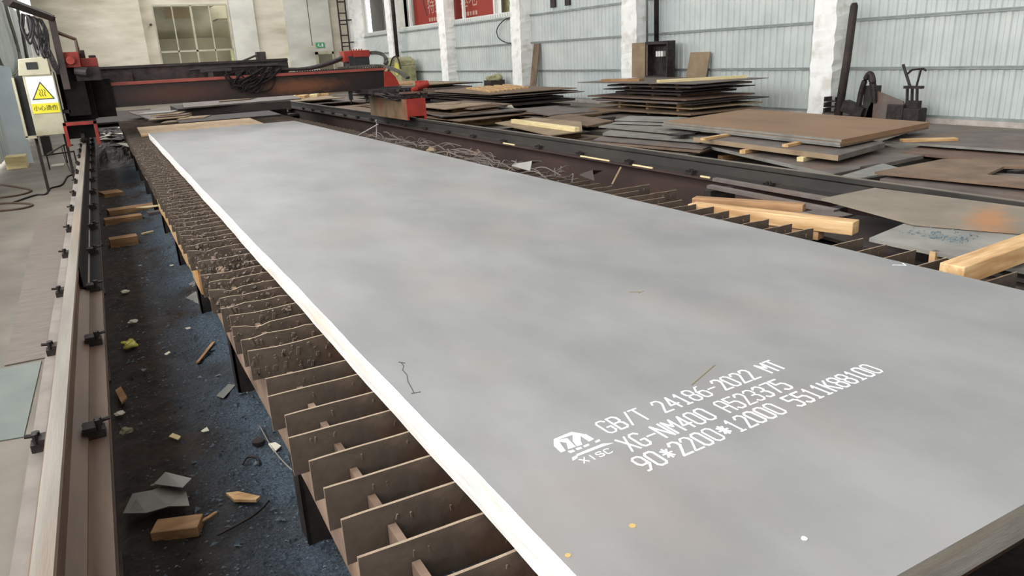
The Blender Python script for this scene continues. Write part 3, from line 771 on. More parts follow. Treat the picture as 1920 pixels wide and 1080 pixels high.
mb = MB(); mb.tube([(1.2, GY + .6, 1.62), (1.7, GY + .6, 1.74), (2.1, GY + .6, 1.88)], .018); mb.tube([(.9, GY + .4, 1.68), (1.5, GY + .4, 1.69), (2.4, GY + .4, 1.70)], .02); mb.build('tray_arm', 'iron', g)
# left carriage: red-framed hollow end riding the left rail
mb = MB(); x0, x1, z0, z1, y0 = -1.10, -.66, .74, 1.03, 12.25
mb.bx(x0, x1, y0, y0 + .05, z1 - .05, z1); mb.ex([(x0, z0 - .06), (x0 + .045, z0 - .06), (x0 + .045, z1), (x0, z1)], 'y', y0, y0 + .05); mb.ex([(x1 - .045, z0 - .06), (x1, z0 - .06), (x1, z1), (x1 - .045, z1)], 'y', y0, y0 + .05)
mb.build('carriage_frame', 'red', g, bevel=.004)
mb = MB(); mb.bx(x0 + .005, x1 - .005, y0 + .05, 14.6, z1 - .03, z1 - .005); mb.bx(x0 + .005, x0 + .03, y0 + .05, 14.6, z0, z1 - .03); mb.bx(x1 - .03, x1 - .005, y0 + .05, 14.6, z0, z1 - .03); mb.bx(x0 + .03, x1 - .03, 12.7, 12.72, z0 + .02, z1 - .03)
mb.build('carriage_housing', 'black', g)
for yy in (12.5, 14.2):
    mb = MB(); mb.tube([(-.905, yy, .79), (-.855, yy, .79)], .085, 20); mb.build('wheel', 'iron', g)
mb = MB(); mb.bx(-1.06, -.62, 12.85, 13.9, 1.03, 1.80); mb.bx(-.62, -.35, 13.1, 13.7, 1.03, 1.62); mb.bx(-1.0, -.7, 12.6, 12.85, 1.1, 1.6); mb.build('carriage_column', 'oil', g, bevel=.01)
mb = MB(); mb.bx(-.92, -.70, 12.5, 12.9, 1.80, 2.02); mb.tube([(-.82, 12.5, 1.9), (-.82, 12.42, 1.9)], .06, 12); mb.build('drive_motor', 'red', g, bevel=.01)
mb = MB(); mb.bx(-.70, -.47, 12.7, 13.0, 1.80, 1.93); mb.build('drive_motor', 'red', g, bevel=.01)
mb = MB(); mb.bx(-.80, -.46, 12.6, 12.95, 1.60, 1.80); mb.tube([(-.78, 12.55, 1.75), (-.62, 12.45, 1.72)], .07, 12); mb.bx(-.72, -.62, 12.85, 12.95, 1.93, 2.05); mb.bx(-.58, -.48, 12.85, 12.95, 1.93, 1.97); mb.build('gearbox', 'iron', g, bevel=.008)
# mast with cable bundle
mb = MB(); mb.bx(-.99, -.90, 12.42, 12.51, 1.5, 2.53); mb.build('mast', 'rust_dark', g)
mb = MB(); mb.tube([(-.94, 12.47, 2.50), (-1.25, 9.6, 2.50)], .055, 4); mb.build('cable_boom', 'rust_dark', g)
mb = MB(); mb.tube([(-.92, 12.5, 2.30), (-.705, 12.6, 2.20), (-.70, 12.6, 2.0)], .028, 4); mb.build('bracket', 'brown_beam', g)
random.seed(31)
mb = MB()
for k in range(16):
    s = random.uniform(.4, .98); xb = -1.0 - .2*s; yb = 12.35 - 1.8*s; zt = 2.44; zb = random.uniform(1.9, 2.2)
    dx = random.uniform(-.06, .02)
    p = [(xb, yb, zt), (xb + dx, yb + .05, (zt + zb)/2), (xb + .03 + dx, yb + .12, zb), (xb + .07, yb + .2, (zt + zb)/2 + .05), (xb + .03, yb + .25, zt)]
    mb.tube(smoothpath(p, 5), random.uniform(.010, .016), 6)
for k in range(6):
    xo = -1.13 + .013*k
    mb.tube(smoothpath([(xo - .05, 12.2, 2.42), (xo - .02, 12.3, 2.2), (xo + .03, 12.35, 2.0), (xo + .06, 12.38, 1.85), (xo + .1, 12.5, 1.72)], 5), .012, 6)
mb.build('cable_bundle', 'hose', g)
# hose tangle wrapped over the middle of the beam
mb = MB(); random.seed(33)
for k in range(22):
    a = random.uniform(1.5, 1.9); b = a + random.uniform(.15, .5); z1 = random.uniform(1.5, 1.62); z2 = random.uniform(1.26, 1.48)
    p = [(b + .1, GY + .2, z1 + .03), (b, GY - .03, z1), ((a + b)/2 + random.uniform(-.1, .1), GY - .08 - random.uniform(0, .04), z2 + random.uniform(-.02, .12)), (a, GY - .07, z2), (a - random.uniform(.0, .15), GY - .06, z2 + random.uniform(-.03, .16)), (a + random.uniform(-.1, .1), GY + .1, 1.6)]
    mb.tube(smoothpath(p, 5), random.uniform(.010, .02), 6)
mb.build('hose_tangle', 'oil', g)
# hose run and energy chain
mb = MB(); mb.tube(smoothpath([(2.3, GY + .3, 1.62), (2.8, GY + .3, 1.60), (3.2, GY + .28, 1.66), (3.6, GY + .25, 1.78)], 6), .028, 8); mb.tube(smoothpath([(2.3, GY + .34, 1.6), (2.9, GY + .34, 1.585), (3.3, GY + .3, 1.65), (3.6, GY + .3, 1.74)], 6), .02, 8)
mb.build('supply_hose', 'hose', g)
mb = MB()
path = smoothpath([(3.4, GY + .1, 1.575), (3.8, GY + .1, 1.585), (4.1, GY + .08, 1.59), (4.32, GY + .05, 1.56), (4.48, GY - .15, 1.46), (4.58, GY - .35, 1.34)], 8)
for i in range(len(path) - 1):
    c = (path[i] + path[i + 1])/2; d = (path[i + 1] - path[i]); q = d.to_track_quat('X', 'Z').to_matrix()
    mb.box(c, (d.length*.86, .10, .045), rot=q)
path = smoothpath([(4.02, GY + .2, 1.82), (4.2, GY + .2, 1.82), (4.33, GY + .18, 1.77), (4.37, GY + .16, 1.68), (4.34, GY + .14, 1.6)], 8)
for i in range(len(path) - 1):
    c = (path[i] + path[i + 1])/2; d = (path[i + 1] - path[i]); q = d.to_track_quat('X', 'Y').to_matrix()
    mb.box(c, (d.length*.86, .06, .07), rot=q)
mb.build('energy_chain', 'chain', g)
mb = MB(); mb.bx(3.63, 4.02, GY + .1, GY + .4, 1.60, 1.78); mb.build('torch_carriage', 'black', g, bevel=.006)
mb = MB(); mb.bx(3.72, 4.03, GY + .08, GY + .42, 1.755, 1.875); mb.bx(3.55, 3.72, GY + .12, GY + .4, 1.68, 1.87)
for k in range(5): mb.box((3.7 + k*.05, GY + .14, 1.885), (.02, .03, .03))
mb.build('carriage_cover', 'red', g, bevel=.004)
# torches below beam
for xt in (3.55, 3.85):
    mb = MB(); mb.bx(xt, xt + .06, GY + .05, GY + .12, 1.0, 1.17); mb.tube([(xt + .03, GY + .08, 1.02), (xt + .02, GY + .08, .93)], [.02, .008], 8); mb.build('torch', 'black', g)
# right carriage
mb = MB(); mb.ex([(4.22, 1.18), (4.53, 1.20), (4.46, 1.36), (4.36, 1.47), (4.24, 1.48)], 'y', GY - .03, GY + .4); mb.build('end_plate', 'red', g, bevel=.004)
mb = MB(); mb.bx(3.75, 4.75, 12.5, 13.9, 1.10, 1.18); mb.bx(4.10, 4.6, 12.0, 12.6, 1.02, 1.10)
random.seed(35)
for k in range(26): mb.box((random.uniform(3.8, 4.6), random.uniform(11.9, 12.5), random.uniform(1.0, 1.17)), (random.uniform(.02, .1), random.uniform(.03, .1), random.uniform(.015, .05)), yaw=random.uniform(0, 3))
for k in range(8): mb.tube(smoothpath([(random.uniform(3.7, 4.0), 12.3, 1.12), (random.uniform(3.9, 4.2), 12.0, random.uniform(.98, 1.1)), (random.uniform(4.1, 4.5), 12.0, random.uniform(1.05, 1.18))], 5), .010, 6)
mb.build('drive_gear', 'iron', g)
mb = MB(); mb.tube([(4.40, 12.0, 1.20), (4.62, 12.0, 1.25)], .055, 10); mb.bx(4.46, 4.60, 12.0, 12.2, 1.16, 1.30); mb.tube([(4.35, 12.1, 1.14), (4.5, 12.1, 1.17)], .05, 10); mb.build('drive_motor', 'red', g)
mb = MB(); random.seed(36)
for k in range(4): mb.tube([(4.52 + .035*k, 11.95, 1.13), (4.52 + .035*k, 11.95, 1.17)], .010, 6)
mb.bx(4.1, 4.72, 11.95, 12.1, 1.095, 1.125); mb.build('valve_block', 'rust_red', g)
cy0, cy1 = 11.75, 13.75
mb = MB(); mb.bx(4.085, 4.10, cy0, cy1, .66, 1.01); mb.build('carriage_side', 'red_dirty', g)
mb = MB(); mb.bx(4.085, 4.44, cy0 - .015, cy0, .72, 1.02); mb.bx(4.085, 4.12, cy0 - .015, cy0, .66, .72); mb.bx(4.40, 4.44, cy0 - .015, cy0, .66, .72); mb.bx(4.10, 4.43, cy0, cy1, .99, 1.005); mb.bx(4.425, 4.44, cy0, cy1, .66, 1.0); mb.build('carriage_housing', 'red', g)
for yy in (12.1, 13.4):
    mb = MB(); mb.tube([(4.24, yy, .77), (4.30, yy, .77)], .085, 20); mb.build('wheel', 'iron', g)
mb = MB(); mb.bx(4.12, 4.42, 12.8, 13.7, 1.005, 1.2); mb.build('carriage_column', 'black', g)

# ------------------------------------------------------------------ control cabinet
cb = thing('control_cabinet', 'cream control cabinet with a yellow warning sign beside the left rail', 'control cabinet', (-1.27, 12.5, 0))
mb = MB(); mb.bx(-.20, .19, -.05, .40, .86, 1.76); mb.ex([(-.24, 1.72), (.16, 1.72), (.16, 1.97), (-.20, 1.95)], 'y', -.08, .42); mb.build('body', 'cream', cb, bevel=.008)
mb = MB(); mb.bx(-.12, .02, -.09, -.078, 1.80, 1.90); mb.build('display', 'black', cb)
mb = MB(); mb.bx(-.34, -.31, -.05, .30, .85, 1.70); mb.bx(-.34, -.20, -.05, .30, .83, .87); mb.bx(-.31, -.20, .25, .28, .87, 1.72); mb.build('side_frame', 'cream', cb)
mb = MB(); mb.bx(-.31, -.205, .05, .25, .87, 1.72); mb.build('open_bay', 'black', cb)
for yy in (.1, .36):
    mb = MB(); mb.bx(.19, .30, yy, yy + .05, 1.15, 1.20); mb.build('bracket_arm', 'rust_dark', cb)
mb = MB(); mb.bx(-.26, -.22, .30, .34, .0, .86); mb.build('leg', 'rust_dark', cb)
mb = MB(); mb.bx(.12, .16, .34, .38, .0, .86); mb.build('leg', 'rust_dark', cb)
sg = MB(); sg.bx(-.17, .175, -.058, -.05, 1.18, 1.70); sign = sg.build('warning_sign', 'sign_white', cb)
mb = MB(); mb.bx(-.17, .175, -.061, -.058, 1.18, 1.32); mb.build('yellow_band', 'sign_yellow', sign)
def tri(c, r_, y0, y1, m, name):
    mb = MB(); mb.ex([(c[0] + r_*math.sin(a)*.98, c[1] + r_*math.cos(a)) for a in (0, 2*math.pi/3, 4*math.pi/3)], 'y', y0, y1); return mb.build(name, m, sign, bevel=.0)
tri((.0, 1.46), .17, -.0605, -.058, 'sign_black', 'warning_triangle'); tri((.0, 1.46), .142, -.0625, -.0605, 'sign_yellow', 'warning_triangle')
mb = MB()
for k in (-1, 0, 1): mb.tube(smoothpath([(k*.03 - .008, -.063, 1.52), (k*.03 + .008, -.063, 1.49), (k*.03 - .008, -.063, 1.455), (k*.03 + .008, -.063, 1.42)], 4), .0045, 5)
mb.build('heat_symbol', 'sign_black', sign)
me = font_mesh('小心烫伤', .078, 'sign_lettering'); me.materials.clear(); me.materials.append(M['sign_black'])
o = bpy.data.objects.new('sign_lettering', me); C.objects.link(o); o.parent = sign; o.rotation_euler = (R(90), 0, 0); o.location = (.0, -.0625, 1.25)

# ------------------------------------------------------------------ left side clutter
o = MB(); o.prism([(-2.34, 17.55), (-1.98, 17.6), (-2.0, 17.75), (-2.36, 17.75)], 0.002, [2.0, 1.9, 1.9, 2.0]); o = o.build('plastic_curtain', 'blue_white')
tag(o, 'tall blue white sheet standing against the left wall at frame edge', 'sheet')
mb = MB(); mb.box((-2.2, 16.9, .12), (.34, .5, .24)); o = mb.build('cardboard_box', 'wood_cream', bevel=.01); tag(o, 'pale beige box at the foot of the blue white sheet', 'box')
mb = MB(); mb.bx(-1.86, -1.68, 19.0, 19.3, 0, .42); mb.bx(-1.78, -1.75, 19.1, 19.13, .42, 1.1); o = mb.build('bollard', 'rust_dark'); tag(o, 'short brown post box behind the blue white sheet', 'post')
mb = MB(); mb.tube([(-1.62, 15.9, .28), (-1.35, 16.9, .36), (-1.18, 16.9, .34)], .015); mb.tube([(-1.62, 15.9, .28), (-1.18, 16.4, .26)], .015); mb.tube([(-1.35, 16.9, .0), (-1.35, 16.9, .36)], .012); mb.tube([(-1.62, 15.9, 0), (-1.62, 15.9, .28)], .012); mb.tube([(-1.18, 16.4, 0), (-1.18, 16.4, .26)], .012)
o = mb.build('trestle', 'iron'); tag(o, 'low black tubular trestle on the floor behind the left rail', 'trestle')
mb = MB(); mb.prism([(-1.62, 16.4), (-1.4, 16.4), (-1.4, 16.75), (-1.62, 16.7)], 0.002, .02); o = mb.build('paper_sheet', 'paper'); tag(o, 'white paper sheet on the floor near the black trestle', 'paper')
def cable(name, label, pts, r_, m, cat='cable', group=None):
    mb = MB(); mb.tube(smoothpath(pts, 7), r_, 6); o = mb.build(name, m, smooth=True); tag(o, label, cat, group); return o
fz = .012
cable('floor_cable', 'brown cable looped in wide bends on the left floor, farther loop', [(-2.35, 14.4, fz), (-2.01, 13.7, fz), (-1.75, 13.0, fz), (-1.93, 12.6, fz), (-2.35, 12.6, fz)], .016, 'cable_brown')
cable('floor_cable', 'brown cable looped in wide bends on the left floor, nearer loop', [(-2.4, 11.9, fz), (-2.0, 11.9, fz), (-1.66, 11.5, fz), (-1.75, 11.2, fz), (-2.2, 11.2, fz), (-2.4, 10.9, fz)], .016, 'cable_brown')
cable('floor_cable', 'dark cable winding along the left floor towards the rail', [(-1.9, 11.9, fz), (-1.67, 12.4, fz), (-1.53, 12.4, fz), (-1.5, 13.0, fz), (-1.35, 13.3, fz), (-1.3, 14.3, fz), (-1.22, 14.6, fz), (-1.02, 15.0, fz)], .014, 'iron')
cable('floor_cable', 'thin dark cable running from the trestle down to the rail clamps', [(-1.38, 16.6, .34), (-1.33, 16.0, .1), (-1.26, 15.2, fz), (-1.2, 14.7, fz), (-1.03, 14.9, fz)], .01, 'black')
for k, (dy, rr_) in enumerate(((0, .012), (.15, .012), (.3, .014))):
    o3 = k*.25
    pts = [(-2.36, 25.6 + o3, 4.4), (-2.36, 25.7 + o3, 3.4), (-2.36, 26.3 + o3, 2.7), (-2.36, 26.0 + o3, 2.15 - .04*k), (-2.36, 23.0 + o3, 1.78 - .05*k), (-2.36, 20.5 + o3, 1.9), (-2.36, 19.5 + o3, 2.4), (-2.36, 19.4 + o3, 3.6)]
    cable('wall_cable', 'grey green cable hanging in a long loop on the left wall', pts, rr_*2.2, 'loops', group='looped cables on the left wall')
cable('wall_hose', 'thick dark green hose hanging down the left wall', [(-2.3, 29.6, 4.3), (-2.3, 29.3, 3.3), (-2.3, 28.6, 2.36), (-2.3, 28.5, 2.0)], .05, 'iron_green', 'hose')
mb = MB(); mb.prism([(-1.62, 3.5), (-1.22, 3.42), (-1.2, 4.55), (-1.62, 4.55)], .002, .006); o = mb.build('floor_sheet', 'floor_teal'); tag(o, 'worn teal sheet lying flat on the floor left of the rail', 'sheet')
mb = MB(); mb.prism([(-1.40, 4.6), (-1.12, 4.6), (-1.2, 10.3), (-1.52, 9.9)], .002, .007); o = mb.build('floor_sheet', 'floor_plank'); tag(o, 'long brown sheet on the floor left of the rail', 'sheet')

# ------------------------------------------------------------------ litter on the slag floor
def chunk(name, label, cat, x, y, d, yaw, m, z=.03, tilt=0, bevel=.004):
    mb = MB(); mb.box((0, 0, 0), d, rot=Matrix.Rotation(yaw, 3, 'Z') @ Matrix.Rotation(tilt, 3, 'Y')); o = mb.build(name, m, loc=(x, y, z + d[2]/2), bevel=bevel); return tag(o, label, cat)
def crumple(name, label, cat, x, y, r_, m, z=.03, sq=.6, seed=1):
    bm = bmesh.new(); bmesh.ops.create_icosphere(bm, subdivisions=3, radius=r_)
    for v in bm.verts:
        q = noise.noise(v.co*(1.3/r_) + Vector((seed, 0, 0))); v.co *= 1 + .55*q; v.co.z *= sq
    me = bpy.data.meshes.new(name); bm.to_mesh(me); bm.free(); me.materials.append(M[m]); o = bpy.data.objects.new(name, me); C.objects.link(o); o.location = (x, y, z + r_*sq*.7); return tag(o, label, cat)
def flake(name, label, cat, pts, m, t=.003, z=.035, curl=.015, seed=1):
    random.seed(seed); n = len(pts); c = (sum(p[0] for p in pts)/n, sum(p[1] for p in pts)/n)
    mb = MB(); zz = [z + random.uniform(0, curl) for _ in pts]; mb.prism([(p[0] - c[0], p[1] - c[1]) for p in pts], zz, [q + t for q in zz])
    o = mb.build(name, m, loc=(c[0], c[1], 0)); return tag(o, label, cat)

flake('sheet_scrap', 'torn grey metal sheet on top of the orange brown block', 'metal scrap', [(-.80, 2.26), (-.76, 2.38), (-.69, 2.36), (-.63, 2.37), (-.57, 2.29), (-.57, 2.18), (-.64, 2.19), (-.72, 2.19)], 'green_steel', z=.075, curl=.02, seed=2)
flake('sheet_scrap', 'crumpled grey flap of metal lying on the torn sheet', 'metal scrap', [(-.68, 2.37), (-.63, 2.43), (-.54, 2.33), (-.58, 2.27)], 'grey_steel', z=.105, curl=.03, seed=4)
chunk('wood_block', 'orange brown block under the torn metal sheet', 'wood block', -.625, 2.12, (.17, .09, .045), -.35, 'wood_brown', z=.012)
chunk('wood_stick', 'short thin stick beside the orange brown block', 'stick', -.51, 2.13, (.07, .014, .01), .5, 'wood_brown', z=.03)
flake('wood_splinter', 'pale pointed wood splinter lying on the blue slag', 'wood splinter', [(-.43, 2.23), (-.385, 2.22), (-.315, 2.12), (-.335, 2.10), (-.41, 2.17)], 'wood', t=.012, z=.04)
crumple('yellow_wrapper', 'crumpled yellow and white wrapper on the slag floor', 'wrapper', -.70, 4.40, .045, 'yellow_bag', seed=3)
crumple('crumpled_paper', 'small crumpled white paper beyond the yellow wrapper', 'paper', -.66, 4.92, .028, 'paper', sq=.4, seed=5)
crumple('crumpled_paper', 'torn white paper scrap nearest the timber block', 'paper', -.68, 5.78, .03, 'paper', sq=.35, seed=6)
crumple('crumpled_paper', 'tan paper scrap beside the left rail beam', 'paper', -.79, 3.36, .022, 'paper', sq=.35, seed=8)
crumple('moss_lump', 'small olive lump on the floor near the left rail beam', 'lump', -.77, 3.18, .03, 'greenish', z=.0, sq=.5, seed=9)
flake('wood_chip', 'orange brown wood chip standing by the left rail beam', 'wood chip', [(-.80, 3.66), (-.77, 3.68), (-.745, 3.5), (-.775, 3.46)], 'wood_brown', t=.01)
flake('wood_chip', 'tiny pale wood chip in the middle of the slag floor', 'wood chip', [(-.59, 2.92), (-.57, 2.93), (-.54, 2.87), (-.555, 2.865)], 'wood_cream', t=.005)
flake('wood_splinter', 'long brown splinter on the slag by the table legs', 'wood splinter', [(-.37, 3.82), (-.35, 3.80), (-.22, 4.1), (-.24, 4.12)], 'wood_brown', t=.008)
chunk('timber_block', 'tan timber block lying alone on the slag floor', 'timber block', -.62, 7.75, (.26, .14, .1), .05, 'wood_brown', z=.0)
chunk('timber_offcut', 'brown timber offcut on the floor, nearest of the pile', 'timber', -.58, 9.15, (.40, .16, .07), .06, 'wood_brown', z=.0)
chunk('timber_offcut', 'splintered brown timber offcut behind the nearest one', 'timber', -.46, 9.75, (.55, .2, .08), .12, 'wood_brown', z=.0)
chunk('timber_offcut', 'dark brown offcut farthest up the slag floor', 'timber', -.66, 11.5, (.26, .35, .06), .2, 'wood_brown', z=.0)
chunk('timber_offcut', 'grey slab leaning against the brown offcuts near the table', 'timber', -.1, 9.25, (.42, .14, .04), .1, 'rust_purple', z=.03)
flake('wood_splinter', 'white broken splinter on top of the brown offcuts', 'wood splinter', [(-.42, 9.5), (-.2, 9.45), (-.12, 9.35), (-.3, 9.4)], 'wood_cream', t=.01, z=.09)
chunk('wood_stick', 'short pale stick beyond the timber block', 'stick', -.38, 8.08, (.13, .03, .02), .5, 'wood_cream')
flake('metal_scrap', 'grey rag like scrap on the blue slag by the leg', 'metal scrap', [(-.28, 5.25), (-.2, 5.32), (-.1, 5.1), (-.2, 4.98)], 'green_steel', t=.004, curl=.03)
flake('metal_scrap', 'light grey scrap strip farther along the blue slag', 'metal scrap', [(-.2, 5.55), (-.05, 5.75), (-.08, 5.8), (-.22, 5.65)], 'grey_steel', t=.004, curl=.02)
flake('metal_scrap', 'pale grey strip on blue slag beside the table leg', 'metal scrap', [(-.33, 3.27), (-.25, 3.37), (-.22, 3.33), (-.3, 3.22)], 'grey_steel', t=.004)
flake('metal_scrap', 'white flake of scrap under the slat ends', 'metal scrap', [(-.2, 2.55), (-.17, 2.53), (-.155, 2.48), (-.19, 2.46)], 'paper', t=.004, z=.05)
mb = MB(); mb.tube([(-.235, 2.60, .045), (-.235, 2.60, .062)], .028, 16); o = mb.build('iron_puck', 'iron'); tag(o, 'round dark iron disc on the blue slag', 'disc')
cable('bent_wire', 'thin grey wire curving along the slag under the slat ends', [(-.2, 2.75, .06), (-.19, 2.5, .055), (-.165, 2.3, .055), (-.13, 2.15, .06)], .004, 'grey_steel', 'wire')
cable('bent_wire', 'dark curled wire ring on the slag', [(-.33, 2.45, .045), (-.3, 2.5, .045), (-.265, 2.47, .045), (-.27, 2.4, .045)], .005, 'iron', 'wire')
cable('iron_rod', 'thin dark rod lying on the slag near the splinter', [(-.50, 1.98, .04), (-.36, 2.02, .05), (-.29, 2.08, .055)], .005, 'iron', 'rod')
random.seed(44)
for k, (x, y) in enumerate(((-.7, 2.5), (-.52, 4.1), (-.45, 5.0), (-.3, 6.4), (-.55, 6.6), (-.36, 4.5), (-.3, 3.55), (-.45, 2.9), (-.66, 3.9), (-.14, 6.9), (-.2, 7.6))):
    flake('metal_flake', 'small pale flake scattered on the dark slag floor', 'flake', [(x, y), (x + .03, y + .01), (x + .035, y - .02), (x + .01, y - .025)], 'paper' if k % 2 else 'grey_steel', t=.003, seed=k)['group'] = 'pale flakes on the slag floor'
# heap of dark scrap with silvery pieces beyond the left end of the gantry
vs = []; fs = []; nx_, ny_ = 26, 90
def hz_(x, y): 
    e = max(0, 1 - abs((x + .36)/.42)**3)*max(0, min(1, (y - 14.9)/1.2))*max(0, min(1, (23.5 - y)/1.0))
    return .004 + e*(.20 + .16*noise.noise(Vector((x*3, y*1.5, 0))) + .09*noise.noise(Vector((x*11, y*7, 2))))
for j_ in range(ny_ + 1):
    for i_ in range(nx_ + 1):
        x = -.78 + .84*i_/nx_; y = 14.9 + 8.6*j_/ny_; vs.append((x, y, max(.003, hz_(x, y))))
fs = [(j_*(nx_ + 1) + i_, j_*(nx_ + 1) + i_ + 1, (j_ + 1)*(nx_ + 1) + i_ + 1, (j_ + 1)*(nx_ + 1) + i_) for j_ in range(ny_) for i_ in range(nx_)]
mb = MB(); mb.add(vs, fs); o = mb.build('scrap_heap', 'iron'); tag(o, 'dark heap of cutting scrap beyond the left foot of the gantry', 'scrap heap', kind='stuff')
random.seed(45)
for k in range(34):
    x = -.36 + random.uniform(-.28, .28); y = 15.6 + 7*random.random(); a = random.uniform(.08, .26)
    o = flake('foil_scrap', 'silvery twisted scrap sheet on the dark heap beyond the gantry foot', 'metal scrap', [(x - a, y), (x, y + a*1.5), (x + a, y + .1), (x + .05, y - a)], ['grey_steel', 'rust_purple', 'paper', 'rust_dark'][k % 4], t=.01, z=hz_(x, y) - .03, curl=.12, seed=50 + k); o['group'] = 'silvery scrap pieces beyond the gantry foot'

# ------------------------------------------------------------------ sheets lying on the far end of the table
def slab(name, label, cat, pts, ztop, t, m, group=None, edge=None):
    c = (sum(p[0] for p in pts)/len(pts), sum(p[1] for p in pts)/len(pts))
    mb = MB(); mb.prism([(p[0] - c[0], p[1] - c[1]) for p in pts], 0, t)
    o = mb.build(name, m, loc=(c[0], c[1], ztop - t))
    return tag(o, label, cat, group)
zt = SZ1
slab('steel_sheet', 'tan sheet lying on the slats just beyond the thick plate', 'steel sheet', [(-.08, 12.6), (1.86, 12.85), (1.93, 14.6), (-.05, 14.5)], zt + .03, .03, 'tan_sheet')
slab('steel_sheet', 'dark brown sheet on the slats behind the tan sheet', 'steel sheet', [(.7, 14.8), (2.6, 14.9), (2.7, 16.6), (.7, 16.4)], zt + .03, .03, 'rust_dark')
random.seed(61)
for k in range(6):
    x = random.uniform(-.1, .9); y = 15.3 + .25*k; w = random.uniform(.4, .8)
    slab('sheet_offcut', ['pinkish', 'tan', 'pale', 'reddish', 'beige', 'grey'][k] + ' jagged offcut in the low pile beyond the tan sheet', 'offcut', [(x, y), (x + w, y + .1), (x + w + .2, y + .7), (x + .2, y + .8)], zt + .025*(k + 1), .02, ['rust', 'rust_tan', 'rust_tan', 'rust_red', 'rust_tan', 'grey_steel'][k])
slab('steel_sheet', 'large pale grey brown sheet on top of the pile under the gantry', 'steel sheet', [(1.0, 16.9), (3.6, 17.3), (3.9, 19.6), (1.2, 19.2)], zt + .21, .03, 'rust_purple')
slab('steel_sheet', 'brown sheet beneath the pale one under the gantry', 'steel sheet', [(.9, 17.1), (3.3, 17.1), (3.3, 19.0), (.9, 19.0)], zt + .178, .17, 'rust_dark')
slab('steel_sheet', 'bent pale strip lying crooked on the far pile', 'steel sheet', [(1.9, 18.2), (2.6, 18.4), (2.9, 18.9), (2.0, 18.8)], zt + .24, .02, 'rust_tan')
slab('steel_sheet', 'grey sheet farthest left behind the gantry leg', 'steel sheet', [(-.2, 17.6), (.9, 17.9), (.8, 19.0), (-.2, 18.8)], .62, .03, 'grey_steel')
mb = MB()
for k in range(3): mb.bx(-.1 + .4*k, .0 + .4*k, 17.8, 18.8, 0, .59)
o = mb.build('trestle', 'rust_dark'); tag(o, 'dark trestle under the far grey sheet behind the gantry leg', 'trestle')
mb = MB(); mb.bx(1.0, 3.3, 17.6, 18.9, 0, .71); o = mb.build('scrap_bin', 'rust_dark'); tag(o, 'dark bin under the sheets beyond the table end', 'bin')

# ------------------------------------------------------------------ scrap on the right slat ends and offcuts
random.seed(71)
mb = MB()
for k in range(110):
    y = random.choice((random.uniform(7.2, 9.2), random.uniform(4.2, 7.8), random.uniform(5.2, 6.4))); x = 2.42 + random.uniform(-.12, .3); a = random.uniform(0, 3.14); L = random.uniform(.08, .3)
    z = SZ1 + random.uniform(.006, .05)
    p = [(x - L/2*math.cos(a), y - L*math.sin(a), z), (x, y + random.uniform(-.05, .05), z + random.uniform(0, .05)), (x + L/2*math.cos(a), y + L*math.sin(a), z + random.uniform(-.0, .02))]
    mb.tube(smoothpath(p, 4), random.uniform(.003, .006), 5)
o = mb.build('cut_strips', 'rust_purple'); tag(o, 'tangle of thin cut metal strips lying along the right slat ends', 'scrap strips', kind='stuff')
cable('bent_strip', 'thin pale strip standing up from the scrap tangle', [(2.45, 8.6, .72), (2.46, 8.55, .95), (2.40, 8.4, .97)], .008, 'grey_steel', 'strip')
cable('bent_strip', 'slanting pale strip leaning on the upright one in the tangle', [(2.1 + .12, 8.9, .73), (2.46, 8.5, .92)], .007, 'grey_steel', 'strip')
cable('bent_strip', 'tan strip sticking up by the slat ends near the right rail', [(2.72, 3.9, .71), (2.84, 3.95, .82)], .008, 'rust_tan', 'strip')
flake('metal_scrap', 'folded silvery scrap on the right slat ends', 'metal scrap', [(2.48, 5.05), (2.56, 5.14), (2.66, 5.1), (2.7, 4.9), (2.62, 4.93), (2.55, 4.85)], 'grey_steel', t=.004, z=SZ1, curl=.10)
flake('metal_scrap', 'curled dark scrap ring on the right slat ends', 'metal scrap', [(2.62, 4.2), (2.70, 4.26), (2.76, 4.22), (2.78, 4.1), (2.70, 4.13), (2.66, 4.05)], 'rust_dark', t=.004, z=SZ1, curl=.10)
crumple('stone_lump', 'pale lump among the strips on the right slat ends', 'lump', 2.5, 6.9, .05, 'rust_tan', z=SZ1, seed=12)

def timber(name, label, p0, p1, w, h, z, m, group=None, cat='timber'):
    d = Vector((p1[0] - p0[0], p1[1] - p0[1], 0)); c = ((p0[0] + p1[0])/2, (p0[1] + p1[1])/2, z + h/2)
    mb = MB(); mb.box((0, 0, 0), (d.length, w, h)); o = mb.build(name, m, bevel=min(w, h)*.06, loc=c); o.rotation_euler = (0, 0, math.atan2(d.y, d.x)); return tag(o, label, cat, group)
timber('timber_beam', 'tan timber beam on the right slat ends beside the near plate edge', (2.32, 1.04), (3.35, 1.12), .10, .085, SZ1 + .001, 'wood')
timber('timber_beam', 'long knotty timber beam leaning beside the right slat ends', (2.72, 3.02), (3.04, 2.02), .10, .075, .625, 'wood')
timber('timber_beam', 'split timber under the long knotty beam', (2.80, 2.86), (2.98, 2.2), .08, .05, .57, 'wood_brown')
timber('timber_beam', 'rough timber lying behind the long knotty beam', (2.95, 3.25), (3.30, 2.6), .09, .05, .625, 'wood_brown')
P1 = [at(*p, .706) for p in ((1540, 372), (1640, 352), (1990, 397), (1990, 441), (1775, 424), (1715, 419))]
o_p1 = slab('steel_sheet', 'grey tan sheet with an orange rust stain beside the right rail', 'steel sheet', P1, .706, .012, 'p1')
q_ = at(1858, 409, .712); stain(M['p1'], (q_[0] - o_p1.location.x, q_[1] - o_p1.location.y, .5), (.42, .13), (170, 114, 66), .75)
